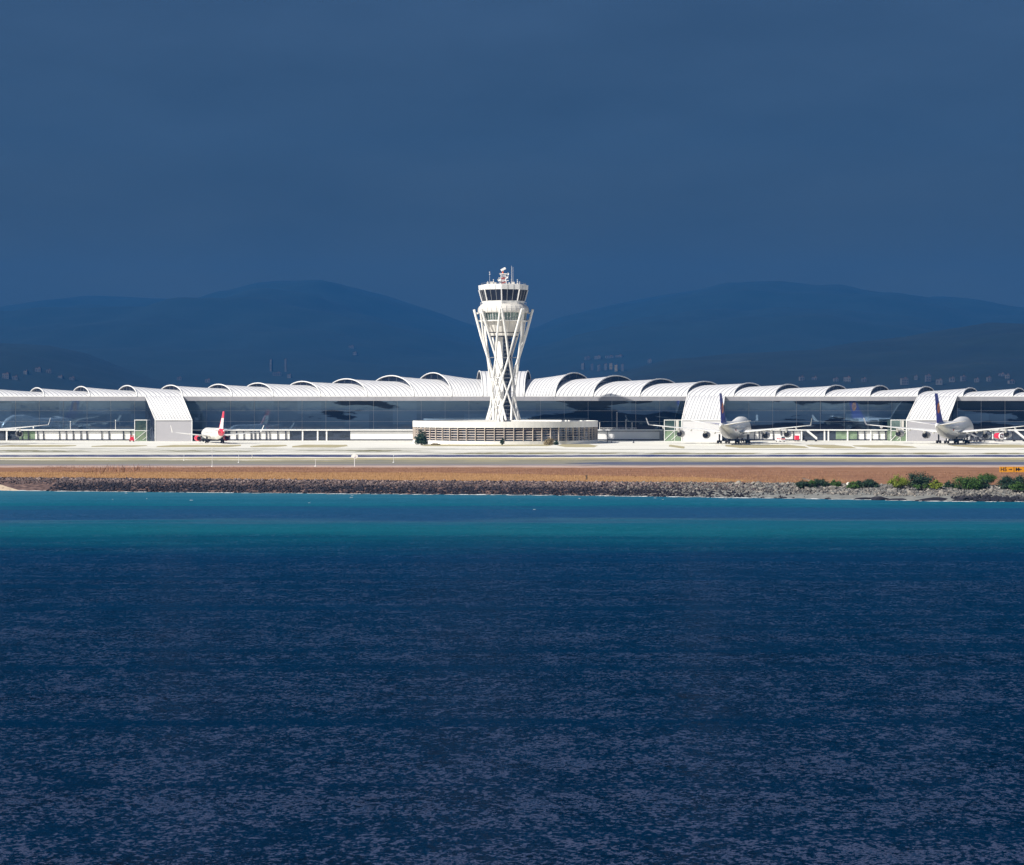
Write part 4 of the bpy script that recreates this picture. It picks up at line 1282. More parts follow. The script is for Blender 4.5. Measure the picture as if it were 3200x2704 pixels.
def make_jumbo():
    root = empty('jumbo_jet')
    st = [(34, 0.2, 0.2, 4.6), (33, 1.2, 1.3, 4.7), (31, 2.2, 2.5, 5.0), (28, 2.9, 3.6, 5.6), (24, 3.2, 4.3, 6.0), (16, 3.25, 4.35, 6.0), (10, 3.25, 4.0, 5.7), (6, 3.25, 3.5, 5.35), (-8, 3.25, 3.4, 5.3),
          (-16, 3.1, 3.2, 5.5), (-23, 2.45, 2.6, 6.1), (-29, 1.6, 1.8, 6.8), (-33, 0.9, 1.1, 7.3), (-35.5, 0.35, 0.5, 7.6)]
    nn = 28
    mb = MB()
    mb.loft(body_loft(st, nn), 0, True, True, True, lambda i, k: 1 if (17 <= k <= 24 and i < len(st) - 4) or (18 <= k <= 23) else 0)
    mb.build('fuselage', [M['plane_white'], M['plane_grey']], root, True)
    # cabin windows, proud of the skin on both sides
    mb = MB()
    for sx in (-1, 1):
        for yy in np.arange(-22, 27, 1.0):
            rx = float(np.interp(-yy, [-s[0] for s in st], [s[1] for s in st])); zc = float(np.interp(-yy, [-s[0] for s in st], [s[3] for s in st]))
            mb.box((sx * (rx * 0.985 + 0.02), yy, zc + 0.55), (0.06, 0.26, 0.34))
    mb.build('cabin_windows', M['plane_grey'], root)
    mb = MB()
    for sx in (-1, 1):
        for q, mi in enumerate((0, 1, 2)):
            mb.box((sx * 3.06, -16.5 + sx * 0, 5.9 - q * 0.3), (0.12, 1.3, 0.28), mi)
    mb.build('flag', [M['black'], M['red'], M['orange']], root)
    mb = MB()
    for sx in (-1, 1):
        for q in range(10):
            if q == 4: continue
            mb.box((sx * 3.17, -13.6 + q * 0.75, 6.8), (0.1, 0.42, 0.5 if q % 3 else 0.32))
    mb.build('registration_lettering', M['plane_grey'], root)
    # fin and rudder
    mb = MB()
    secs = [(8.2, -21.5, -34.2, 1.0), (9.2, -24.0, -34.6, 0.95), (12.0, -27.0, -35.6, 0.75), (16.0, -30.2, -37.1, 0.5), (19.4, -33.0, -38.4, 0.3)]
    mb.loft([airfoil(le, te, 0, z, th, 'z') for z, le, te, th in secs], 0)
    fin = mb.build('fin', M['navy'], root, True)
    fin.data.polygons.foreach_set('use_smooth', [False] * len(fin.data.polygons))
    for sx in (-1, 1):
        mb = MB()
        cy, cz, rr = -32.3, 13.9, 2.05
        def surf(y, z):
            le = float(np.interp(z, [s[0] for s in secs], [s[1] for s in secs])); te = float(np.interp(z, [s[0] for s in secs], [s[2] for s in secs])); th = float(np.interp(z, [s[0] for s in secs], [s[3] for s in secs]))
            c = (le - y) / (le - te)
            pp = [(0, 0), (0.06, 0.42), (0.3, 0.5), (0.7, 0.28), (1, 0.04)] if sx > 0 else [(0, 0), (0.06, 0.3), (0.3, 0.38), (0.7, 0.2), (1, 0.04)]
            return sx * (float(np.interp(c, [p[0] for p in pp], [p[1] for p in pp])) * th + 0.05)
        nd = 24
        for k in range(nd):
            a0, a1 = 2 * PI * k / nd, 2 * PI * (k + 1) / nd
            for r0, r1 in ((0.0, 0.5), (0.5, 1.0)):
                pts = [(cy + rr * r * math.cos(a), cz + rr * r * math.sin(a)) for r, a in ((r0, a0), (r1, a0), (r1, a1), (r0, a1))]
                if r0 == 0: pts = pts[:1] + pts[1:3]
                vs = [(surf(y, z), y, z) for y, z in pts]
                mb.add(vs, [tuple(range(len(vs)))], 0)
        # a stylised dark flying bird inside the disc
        bird = [(-1.5, -1.0), (-0.35, -0.1), (-0.2, 0.75), (0.15, 0.05), (1.35, 0.95), (0.45, -0.25), (0.1, -0.45)]
        vs = [(surf(cy + y, cz + z) + sx * 0.04, cy + y, cz + z) for y, z in bird]
        cen = (surf(cy, cz - 0.1) + sx * 0.05, cy, cz - 0.1)
        for q in range(len(vs)):
            mb.add([cen, vs[q], vs[(q + 1) % len(vs)]], [(0, 1, 2)], 1)
        mb.build('emblem', [M['orange'], M['navy']], fin)
    # tailplane
    for sx in (-1, 1):
        mb = MB(); mb.loft([airfoil(-25.5, -34.0, sx * 1.0, 7.6, 0.9), airfoil(-29.0, -35.2, sx * 5.5, 8.3, 0.6), airfoil(-33.0, -36.4, sx * 11, 9.2, 0.3)], 0)
        mb.build('tailplane', M['plane_white'], root, True)
    # wings, engines
    for sx in (-1, 1):
        mb = MB(); mb.loft([airfoil(10.5, -7.0, sx * 2.2, 4.3, 1.9), airfoil(6.5, -7.3, sx * 7.0, 4.75, 1.35), airfoil(2.2, -7.6, sx * 12.0, 5.3, 0.95), airfoil(-5.2, -11.2, sx * 22.0, 6.3, 0.55), airfoil(-11.5, -15.2, sx * 31.0, 7.35, 0.28)], 0)
        wing = mb.build('wing', M['plane_white'], root, True)
        mb = MB(); mb.loft([airfoil(-11.8, -15.2, sx * 31.0, 7.3, 0.22), airfoil(-13.6, -15.9, sx * 31.25, 8.0, 0.2), airfoil(-15.0, -16.9, sx * 31.7, 10.0, 0.16)], 0)
        mb.build('winglet', M['plane_white'], wing)
        mb = MB()
        for xx, y0, z in ((6.5, -7, 4.3), (10.0, -7.2, 4.7), (15.5, -8.4, 5.3), (19, -10, 5.7), (25.5, -13.2, 6.4)):
            rings = [[(sx * xx + r * 0.55 * math.cos(2 * PI * k / 8), yy, z - 0.1 + r * math.sin(2 * PI * k / 8)) for k in range(8)] for yy, r in ((y0 + 3.0, 0.1), (y0 + 1.2, 0.48), (y0 - 0.5, 0.45), (y0 - 2.0, 0.08))]
            mb.loft(rings, 0)
        mb.build('flap_fairing', M['plane_white'], wing, True)
        for xx, yy, zz in ((11.7, 5.0, 3.15), (20.8, -1.3, 3.75)):
            a_, b_ = MB(), MB()
            nacelle(a_, b_, (sx * xx, yy, zz), 1.42, 5.4)
            eng = a_.build('engine', M['plane_grey'], root, True)
            b_.build('exhaust', M['dark_metal'], eng, True)
            mb = MB(); zt_ = zz + 2.0
            mb.add([(sx * xx - 0.22, yy + 1.5, zz + 1.2), (sx * xx + 0.22, yy + 1.5, zz + 1.2), (sx * xx + 0.22, yy - 4.2, zz + 0.6), (sx * xx - 0.22, yy - 4.2, zz + 0.6),
                    (sx * xx - 0.18, yy - 1.5, zt_), (sx * xx + 0.18, yy - 1.5, zt_), (sx * xx + 0.18, yy - 6.0, zt_ + 0.1), (sx * xx - 0.18, yy - 6.0, zt_ + 0.1)],
                   [(3, 2, 1, 0), (4, 5, 6, 7), (0, 1, 5, 4), (1, 2, 6, 5), (2, 3, 7, 6), (3, 0, 4, 7)])
            mb.build('pylon', M['plane_white'], eng)
    for x_, y_ in ((-5.5, -1.5), (5.5, -1.5), (-1.9, -4.5), (1.9, -4.5)):
        gear(root, x_, y_, 3.6, [(-0.6, 0.75), (0.6, 0.75), (-0.6, -0.75), (0.6, -0.75)], 0.62, 0.45)
    gear(root, 0, 24, 2.6, [(-0.5, 0), (0.5, 0)], 0.58, 0.4)
    return root


jumbo = make_jumbo()
JD = 828.0


def park(o, px, D, deg, label, group=None, s=1.0):
    o.location = (PX(px, D), D, GZ + 0.05)
    o.rotation_euler = (0, 0, math.radians(-deg))
    o.scale = (s, s, s)
    tag(o, label, 'aircraft', group)


j2 = copy_tree(jumbo)
j3 = copy_tree(jumbo)
G = 'four engined jets parked with tails to the sea'
park(jumbo, 2294, JD, 14.0, 'white four engine jumbo jet with thin edge on navy fin by the middle bay', G)
park(j2, 2980, JD, 22.0, 'white four engine jumbo jet with wider navy fin and orange disc near the right edge', G)
park(j3, -112, JD, -16.0, 'white four engine jet cut by the left edge with one wing and winglet showing', G)


def make_twin():
    root = empty('twin_jet')
    st = [(18.5, 0.15, 0.15, 2.9), (17.6, 0.9, 0.9, 3.0), (15.5, 1.7, 1.8, 3.3), (12, 2.05, 2.15, 3.5), (-6, 2.05, 2.15, 3.5), (-10, 1.8, 1.95, 3.75), (-14, 1.25, 1.4, 4.2), (-17, 0.7, 0.85, 4.6), (-19.2, 0.25, 0.3, 4.8)]
    mb = MB()
    mb.loft(body_loft(st, 24), 0, True, True, True, lambda i, k: 1 if i >= 6 else 0)
    mb.build('fuselage', [M['plane_white'], M['red']], root, True)
    mb = MB()
    for sx in (-1, 1):
        for yy in np.arange(-8, 14, 0.8):
            mb.box((sx * 2.03, yy, 3.95), (0.06, 0.2, 0.28))
    mb.build('cabin_windows', M['plane_grey'], root)
    secs = [(5.4, -10.8, -17.4, 0.7), (7.4, -13.0, -18.0, 0.6), (9.4, -15.2, -18.8, 0.45), (11.8, -17.0, -19.8, 0.25)]
    for nm, ss, mt in (('fin', secs[:3], M['plane_white']), ('fin_tip', secs[2:], M['red'])):
        mb = MB(); mb.loft([airfoil(le, te, 0, z, th, 'z') for z, le, te, th in ss], 0, True, True)
        f = mb.build(nm, mt, root)
    mb = MB(); mb.loft([airfoil(-10.6, -12.2, 0, 5.5, 0.8, 'z'), airfoil(-12.9, -14.2, 0, 7.4, 0.7, 'z'), airfoil(-15.1, -16.0, 0, 9.4, 0.5, 'z')], 0); mb.build('fin_stripe', M['red'], root)
    for sx in (-1, 1):
        mb = MB(); mb.loft([airfoil(-13.4, -17.2, sx * 0.8, 4.7, 0.5), airfoil(-16.3, -18.5, sx * 6.2, 5.4, 0.22)], 0); mb.build('tailplane', M['plane_white'], root, True)
        mb = MB(); mb.loft([airfoil(4.8, -3.2, sx * 1.6, 2.55, 0.95), airfoil(1.4, -3.6, sx * 6, 3.0, 0.6), airfoil(-4.2, -6.3, sx * 16.4, 4.15, 0.22)], 0); wing = mb.build('wing', M['plane_white'], root, True)
        mb = MB(); mb.loft([airfoil(-4.3, -6.3, sx * 16.4, 4.1, 0.18), airfoil(-5.7, -7.2, sx * 16.75, 5.0, 0.14), airfoil(-6.8, -7.8, sx * 17.3, 6.6, 0.1)], 0); mb.build('winglet', M['plane_white'], wing)
        a_, b_ = MB(), MB(); nacelle(a_, b_, (sx * 5.3, 3.2, 1.75), 1.1, 3.8)
        eng = a_.build('engine', M['red'], root, True); b_.build('exhaust', M['dark_metal'], eng, True)
        mb = MB(); mb.box((sx * 5.3, 1.6, 2.8), (0.3, 3.6, 0.7)); mb.build('pylon', M['plane_white'], eng)
    for x_, y_ in ((-2.9, -1.8), (2.9, -1.8)):
        gear(root, x_, y_, 2.4, [(-0.4, 0), (0.4, 0)], 0.55, 0.35)
    gear(root, 0, 13, 1.7, [(-0.25, 0), (0.25, 0)], 0.4, 0.22)
    return root


twin = make_twin()
park(twin, 668, 838.0, -19.0, 'white twin jet with red tail, red engines and red tail cone by the left bay', None, 1.06)


# ------------------------------------------------------------------ ground vehicles and equipment on the apron
def tug(loc, rz, label):
    root = empty('baggage_tractor', loc, rz)
    mb = MB(); mb.loft([[(-0.8, -1.5, 0.4), (0.8, -1.5, 0.4), (0.8, 1.5, 0.4), (-0.8, 1.5, 0.4)], [(-0.8, -1.5, 1.1), (0.8, -1.5, 1.1), (0.8, 1.5, 1.0), (-0.8, 1.5, 1.0)], [(-0.72, -1.4, 1.25), (0.72, -1.4, 1.25), (0.72, 1.4, 1.1), (-0.72, 1.4, 1.1)]]); mb.build('body', M['red'], root)
    mb = MB()
    for sx in (-0.68, 0.68):
        for sy in (-1.0, 0.3): mb.bar((sx, sy, 1.15), (sx, sy, 2.35), 0.06, n=5)
    mb.box((0, -0.35, 2.42), (1.5, 1.6, 0.12)); mb.box((0, -0.9, 1.6), (1.2, 0.2, 0.8)); mb.build('cab', M['red'], root)
    for sx in (-0.75, 0.75):
        for sy in (-1.0, 1.0):
            mb = MB(); mb.bar((sx - 0.12, sy, 0.4), (sx + 0.12, sy, 0.4), 0.4, n=12); mb.build('wheel', M['tyre'], root)
    return tag(root, label, 'vehicle')


def van(loc, rz, label):
    root = empty('service_van', loc, rz)
    sec = lambda y, zt, w: [(-w, y, 0.45), (w, y, 0.45), (w, y, zt * 0.62), (w * 0.9, y, zt), (-w * 0.9, y, zt), (-w, y, zt * 0.62)]
    mb = MB(); mb.loft([sec(-2.6, 2.2, 0.95), sec(-2.4, 2.45, 1.0), sec(0.9, 2.45, 1.0), sec(1.7, 1.5, 1.0), sec(2.6, 1.25, 0.95)]); mb.build('body', M['white'], root)
    mb = MB(); mb.box((0, -2.62, 1.75), (1.5, 0.06, 0.6)); mb.build('rear_window', M['glass_dark'], root)
    mb = MB(); mb.box((0, -2.63, 1.15), (1.8, 0.07, 0.3)); mb.box((1.01, -0.6, 1.2), (0.05, 3.6, 0.4)); mb.box((-1.01, -0.6, 1.2), (0.05, 3.6, 0.4)); mb.build('stripe', M['red'], root)
    for sx in (-0.9, 0.9):
        for sy in (-1.7, 1.7):
            mb = MB(); mb.bar((sx - 0.12, sy, 0.38), (sx + 0.12, sy, 0.38), 0.38, n=12); mb.build('wheel', M['tyre'], root)
    return tag(root, label, 'vehicle')


def stairs(loc, rz, label, s=1):
    root = empty('boarding_stairs', loc, rz)
    mb = MB()
    for q in range(14):
        mb.box((-2.0 + q * 0.28, 0, 0.7 + q * 0.24), (0.3, 1.6, 0.08))
    mb.box((2.6, 0, 4.05), (1.4, 1.7, 0.12)); mb.build('steps', M['grey_metal'], root)
    for sy in (-0.85, 0.85):
        mb = MB(); mb.add([(-2.2, sy - 0.04, 0.5), (2.0, sy - 0.04, 4.0), (2.0, sy - 0.04, 5.0), (-2.2, sy - 0.04, 1.6), (-2.2, sy + 0.04, 0.5), (2.0, sy + 0.04, 4.0), (2.0, sy + 0.04, 5.0), (-2.2, sy + 0.04, 1.6)],
                          [(0, 1, 2, 3), (7, 6, 5, 4), (0, 4, 5, 1), (1, 5, 6, 2), (2, 6, 7, 3), (3, 7, 4, 0)])
        mb.build('side_panel', M['white'], root)
    mb = MB(); mb.box((0.3, 0, 0.6), (5.4, 1.8, 0.3)); mb.bar((2.6, 0.6, 0.7), (2.6, 0.6, 4), 0.1, n=5); mb.bar((2.6, -0.6, 0.7), (2.6, -0.6, 4), 0.1, n=5); mb.bar((0.6, 0, 0.7), (2.6, 0, 3.8), 0.1, n=5); mb.build('chassis', M['dark_metal'], root)
    for sx in (-1.8, 2.2):
        for sy in (-0.9, 0.9):
            mb = MB(); mb.bar((sx, sy - 0.1, 0.4), (sx, sy + 0.1, 0.4), 0.4, n=12); mb.build('wheel', M['tyre'], root)
    root.scale = (s, 1, 1)
    return tag(root, label, 'boarding stairs', 'wheeled boarding stairs on the apron')


def loader(loc, rz, label):
    root = empty('belt_loader', loc, rz)
    mb = MB(); mb.box((0, 0, 0.8), (1.8, 5.0, 0.7)); mb.box((-0.5, -1.6, 1.6), (0.7, 1.0, 0.9)); mb.build('body', M['dark_metal'], root)
    mb = MB(); mb.bar((0.4, -3.2, 1.2), (0.4, 3.8, 3.3), 0.38, n=4); mb.bar((0.1, 0.2, 0.9), (0.4, 1.4, 2.4), 0.1, n=5); mb.build('conveyor', M['grey_metal'], root)
    for sx in (-0.9, 0.9):
        for sy in (-1.8, 1.7):
            mb = MB(); mb.bar((sx - 0.15, sy, 0.45), (sx + 0.15, sy, 0.45), 0.45, n=12); mb.build('wheel', M['tyre'], root)
    return tag(root, label, 'loader')


def engine_stand(loc, rz, label, red_first):
    root = empty('engine_on_stand', loc, rz)
    a_, b_ = MB(), MB(); nacelle(a_, b_, (0, 0, 2.3), 1.25, 4.0)
    a_.build('cowling', M['red'], root, True); b_.build('fan', M['grey_metal'], root, True)
    mb = MB(); rg = [(1.22 * math.cos(2 * PI * k / 20), -2.05, 2.3 + 1.22 * math.sin(2 * PI * k / 20)) for k in range(20)]
    mb.path(rg + rg[:2], [0.28] * 22, 6); mb.build('lip_ring', M['white'], root, True)
    mb = MB()
    for sx in (-0.9, 0.9):
        for sy in (-1.2, 1.2): mb.bar((sx, sy, 0.2), (sx * 0.8, sy, 1.5), 0.1, n=5)
        mb.box((sx, 0, 0.25), (0.2, 3.6, 0.2))
    mb.build('cradle', M['dark_metal'], root)
    return tag(root, label, 'engine')


def cart(loc, rz, label, mi):
    root = empty('baggage_cart', loc, rz)
    mb = MB(); mb.box((0, 0, 0.55), (1.5, 2.6, 0.15)); 
    for sx in (-0.7, 0.7):
        for sy in (-1.2, 1.2): mb.bar((sx, sy, 0.6), (sx, sy, 2.2), 0.05, n=4)
    mb.build('frame', M['dark_metal'], root)
    mb = MB(); mb.loft([[(-0.75, -1.3, 0.7), (0.75, -1.3, 0.7), (0.75, 1.3, 0.7), (-0.75, 1.3, 0.7)], [(-0.75, -1.3, 2.1), (0.75, -1.3, 2.1), (0.75, 1.3, 2.1), (-0.75, 1.3, 2.1)], [(-0.5, -1.2, 2.4), (0.5, -1.2, 2.4), (0.5, 1.2, 2.4), (-0.5, 1.2, 2.4)]])
    mb.build('canopy', M[mi], root)
    for sx in (-0.6, 0.6):
        for sy in (-0.9, 0.9):
            mb = MB(); mb.bar((sx - 0.07, sy, 0.28), (sx + 0.07, sy, 0.28), 0.28, n=10); mb.build('wheel', M['tyre'], root)
    return tag(root, label, 'baggage cart')


AD = 868.0
g_ = lambda px, D=AD: (PX(px, D), D, GZ + 0.03)
tug(g_(412), 0.3, 'red baggage tractor beside the glass stair tower left of the left bay')
van(g_(2438, 864), 0.35, 'white service van with red stripe behind the right wing of the middle jumbo jet')
cart(g_(2490, 872), 0.1, 'baggage cart with red canopy right of the white service van', 'red')
stairs(g_(2536, 872), PI, 'white boarding stairs before dark glazing between the two jumbo jets')
stairs(g_(3186, 872), PI, 'white boarding stairs at the right edge beyond the red engine')
loader(g_(3048, 866), 0.5, 'dark belt loader under the right wing of the right jumbo jet')
loader(g_(640, 866), -0.6, 'dark belt loader left of the red tailed jet')
engine_stand(g_(3122, 866), 0.35, 'red jet engine with white lip ring on a stand near the right edge', True)
cart(g_(3072, 868), -0.4, 'baggage cart with dark canopy between belt loader and red engine', 'dark_metal')
cart(g_(3022, 870), 1.2, 'baggage cart with grey canopy just right of the right jumbo fuselage', 'plane_grey')

# small posts in front of the terminal
for px, yt, yb, r, lab in ((1898, 1345, 1383, 0.14, 'tall dark pole just right of the drum building'), (1911, 1368, 1384, 0.12, 'short leaning dark stake right of the drum building'), (1980, 1374, 1385, 0.22, 'squat dark bollard before the plain white wall')):
    D = DG(yb)
    mb = MB(); mb.bar((0, 0, 0), ((0.3 if px == 1911 else 0), 0, (yb - yt) * A * D), r, r * 0.8, n=8); mb.bar((0, 0, 0), (0, 0, 0.15), r * 2.2, n=8)
    o = mb.build('marker_post', M['dark_metal']); o.location = (PX(px, D), D, GZ + 0.02); tag(o, lab, 'post')

# runway side poles
pole_specs = [(663, 1402, 1460), (746, 1408, 1447), (788, 1396, 1432), (986, 1437, 1459), (1230, 1424, 1447), (575, 1418, 1440)]
names = ['tallest white pole left of the others by the runway', 'thin white pole second of the runway poles from the twin jet', 'thin white pole farthest out by the navy mirage band below the red tailed jet', 'shortest white pole at the near runway edge',
         'thin white pole before the left end of the drum building', 'thin white pole below the left bay']
for (px, yt, yb), nm in zip(pole_specs, names):
    D = DG(yb); mb = MB(); h = (yb - yt) * A * D
    mb.bar((0, 0, 0), (0, 0, h), 0.06, 0.045, n=6); mb.box((0, 0, h), (0.22, 0.2, 0.16)); mb.bar((0, 0, 0), (0, 0, 0.2), 0.25, n=8)
    o = mb.build('runway_pole', M['white']); o.location = (PX(px, D), D, GZ + 0.06); tag(o, nm, 'pole', 'white poles beside the runway')
# round white board on a post
D = DG(1459)
root = empty('round_marker_board', (PX(1108, D), D, GZ + 0.06))
tag(root, 'white rounded marker board on a slim post beside the runway', 'marker')
mb = MB(); mb.bar((0, 0, 0), (0, 0, (1459 - 1430) * A * D), 0.09, n=6); mb.build('post', M['white'], root)
mb = MB(); zc = (1459 - 1427) * A * D
prof = [(0.86 * math.cos(2 * PI * k / 24) * (1 if True else 1), zc + 0.55 * math.sin(2 * PI * k / 24) + 0.06 * math.cos(6 * PI * k / 24)) for k in range(24)]
mb.loft([[(x, -0.12, z) for x, z in prof], [(x, 0.0, z) for x, z in prof]]); mb.box((0, -0.16, zc), (0.5, 0.1, 0.5)); mb.build('board', M['white'], root)

# yellow taxiway sign
D = 492.0
sx0, sx1 = PX(3123, D), PX(3213, D)
zt_, zb_ = PZ(1460, D), PZ(1477, D)
sg = empty('taxiway_sign', ((sx0 + sx1) / 2, D, GZ + 0.08))
tag(sg, 'yellow taxiway sign with black characters on the dry field at the right edge', 'sign')
w = sx1 - sx0; hgt = zt_ - zb_; zb0 = zb_ - GZ
mb = MB()
for i in range(2):
    mb.box((-w / 4 + i * w / 2, 0, zb0 + hgt / 2), (w / 2 - 0.1, 0.35, hgt))
mb.build('board', M['sign'], sg)
mb = MB()
for xx in (-w * 0.42, -w * 0.1, w * 0.1, w * 0.42):
    mb.bar((xx, 0, 0), (xx, 0, zb0 + 0.1), 0.06, n=6)
mb.build('leg', M['black'], sg)


def text(body, x, size, parent, z):
    c = bpy.data.curves.new('sign_lettering', 'FONT')
    c.body = body; c.size = size; c.align_x = 'CENTER'; c.align_y = 'CENTER'; c.extrude = 0.01; c.offset = 0.02
    o = bpy.data.objects.new('sign_lettering', c); COL.objects.link(o); o.parent = parent
    bpy.context.view_layer.update()
    me = bpy.data.meshes.new_from_object(o.evaluated_get(bpy.context.evaluated_depsgraph_get()))
    bpy.data.objects.remove(o); o = bpy.data.objects.new('sign_lettering', me); COL.objects.link(o); o.parent = parent
    o.data.materials.clear(); o.data.materials.append(M['black'])
    o.location = (x, -0.20, z); o.rotation_euler = (PI / 2, 0, 0)
    return o


zc = zb0 + hgt / 2
text('H5', -w * 0.36, hgt * 0.95, sg, zc)
mb = MB(); mb.box((-w * 0.14, -0.19, zc), (0.55, 0.03, 0.14)); mb.add([(-w * 0.14 + 0.2, -0.19, zc + 0.26), (-w * 0.14 + 0.55, -0.19, zc), (-w * 0.14 + 0.2, -0.19, zc - 0.26)], [(2, 1, 0)])
mb.box((0, -0.19, zc), (0.1, 0.04, hgt * 0.96)); mb.build('arrow', M['black'], sg)
text('M', w * 0.12, hgt * 0.95, sg, zc)
mb = MB(); mb.box((w * 0.24, -0.19, zc), (0.4, 0.03, 0.14)); mb.add([(w * 0.24 - 0.15, -0.19, zc + 0.3), (w * 0.24 - 0.5, -0.19, zc), (w * 0.24 - 0.15, -0.19, zc - 0.3)], [(0, 1, 2)]); mb.build('arrow', M['black'], sg)
# marker stump at the edge of the dry field
D = 452.0
mb = MB(); mb.bar((0, 0, 0), (0, 0, 0.85), 0.2, 0.16, n=8); mb.box((0, 0, 0.85), (0.42, 0.35, 0.25)); o = mb.build('marker_stump', M['wood']); o.location = (PX(1833, D), D, GZ + 0.1)
tag(o, 'dark brown marker stump at the near edge of the dry field', 'post')


# ------------------------------------------------------------------ rocks
def ico(sub):
    import bmesh
    bm = bmesh.new(); bmesh.ops.create_icosphere(bm, subdivisions=sub, radius=1)
    v = np.array([x.co[:] for x in bm.verts]); f = np.array([[q.index for q in p.verts] for p in bm.faces]); bm.free()
    return v, f


IV, IF = ico(1)
IV2, IF2 = ico(2)


def rock_shape(v, r):
    """angular boulder: a sphere cut by random planes"""
    p = v.copy()
    for _ in range(12):
        nrm = r.normal(size=3); nrm /= np.linalg.norm(nrm)
        d = r.uniform(0.32, 0.8)
        s = p @ nrm
        p -= np.outer(np.clip(s - d, 0, None), nrm)
    return p


ROCKS = [rock_shape(IV, rng) for _ in range(24)]
ROCKS2 = [rock_shape(IV2, rng) for _ in range(14)]


def rot(a, b):
    ca, sa, cb, sb = math.cos(a), math.sin(a), math.cos(b), math.sin(b)
    return np.array([[ca, -sa, 0], [sa, ca, 0], [0, 0, 1]]) @ np.array([[1, 0, 0], [0, cb, -sb], [0, sb, cb]])


M['rock_brown'] = rock_mat('rip_rap_stone', (0.024, 0.022, 0.034), (0.105, 0.078, 0.080), (0.33, 0.245, 0.215), 1.05, 2.15)
M['rock_wet'] = rock_mat('wet_rock', (0.02, 0.022, 0.028), (0.05, 0.052, 0.06), (0.14, 0.135, 0.13), 0.6, 1.6)
M['rock_grey'] = rock_mat('grey_limestone', (0.04, 0.04, 0.045), (0.115, 0.11, 0.107), (0.28, 0.255, 0.222), 0.15, 0.75)


def scatter(name, n, mt, pxr, tr, sr, seed, bias=1.0, label=None, cat=None, fade=None):
    r = np.random.default_rng(seed)
    VV, FF = [], []
    off = 0
    for i in range(n):
        px = r.uniform(*pxr)
        if fade is not None and r.uniform() > (px - fade[0]) / (fade[1] - fade[0]): continue
        X = (px - 1600) * A * 440
        s, b = shore(X), bank(X)
        t = tr[0] + (tr[1] - tr[0]) * r.uniform() ** bias
        D = s + t * (b - s) + r.normal() * 0.3
        size = sr[0] + (sr[1] - sr[0]) * r.uniform() ** 2.2
        z = float(bank_z(np.array([X]), np.array([D]))[0])
        p = ROCKS[r.integers(len(ROCKS))] * np.array([size * r.uniform(0.8, 1.4), size * r.uniform(0.8, 1.2), size * r.uniform(0.6, 0.95)])
        p = p @ rot(r.uniform(0, 6.28), r.uniform(-0.5, 0.5)).T + np.array([X, D, z + size * 0.12])
        VV.append(p); FF.append(IF + off); off += len(p)
    o = np_mesh(name, np.concatenate(VV), np.concatenate(FF), mt)
    tag(o, label, cat, None, 'stuff')
    return o


scatter('riprap', 19000, M['rock_brown'], (130, 2480), (-0.08, 1.0), (0.15, 0.52), 3, 0.9, 'dark brown broken stones piled along the shore below the dry field', 'rocks', (2480, 1950))
scatter('pebbles', 2000, M['rock_brown'], (-700, 330), (0.45, 1.05), (0.16, 0.45), 5, 0.8, 'small pinkish stones above the sandy beach at the left', 'stones')
scatter('rubble', 15500, M['rock_grey'], (1900, 3900), (0.26, 1.12), (0.12, 0.46), 9, 0.9, 'small grey limestone rubble on the right hand shore', 'rubble', (1850, 2450))
scatter('wet_rubble', 1300, M['rock_wet'], (2860, 3900), (-0.06, 0.25), (0.25, 0.8), 19, 1.0, 'wet dark rocks at the waterline on the right', 'rubble')

# boulders one can tell apart, on the east shore
M['rock_pale'] = rock_mat('pale_limestone', (0.38, 0.35, 0.31), (0.55, 0.51, 0.46), (0.68, 0.65, 0.60), -3, -2.5)
r = np.random.default_rng(31)
bmesh_data = []
for q, p in enumerate(ROCKS2):
    for mt in ('rock_grey', 'rock_pale'):
        me = bpy.data.meshes.new('boulder')
        me.from_pydata([tuple(v) for v in p], [], [tuple(int(i) for i in f) for f in IF2]); me.materials.append(M[mt]); bmesh_data.append(me)
nb = 0
for i in range(90):
    pale = i % 3 == 0
    px = r.uniform(2300, 3230)
    X = (px - 1600) * A * 425
    s, b = shore(X), bank(X)
    if pale: px = r.uniform(2600, 3230); X = (px - 1600) * A * 420; s, b = shore(X), bank(X)
    t = r.uniform(0.8, 1.12) if pale else r.uniform(0.3, 1.0)
    D = s + t * (b - s)
    size = r.uniform(0.4, 0.85)
    z = float(bank_z(np.array([X]), np.array([D]))[0])
    me = bmesh_data[(2 * r.integers(len(ROCKS2))) + (1 if pale else 0)]
    o = bpy.data.objects.new('boulder', me); COL.objects.link(o)
    o.location = (X, D, z + size * 0.2); o.scale = (size * r.uniform(0.9, 1.5), size, size * r.uniform(0.65, 0.95)); o.rotation_euler = (r.uniform(-0.4, 0.4), r.uniform(-0.4, 0.4), r.uniform(0, 6.28))
    if pale: tag(o, 'pale cream limestone boulder among the shrubs on the right shore', 'boulder', 'pale boulders among the shrubs')
    else: tag(o, 'grey limestone boulder on the rocky right shore', 'boulder', 'grey boulders on the right shore')
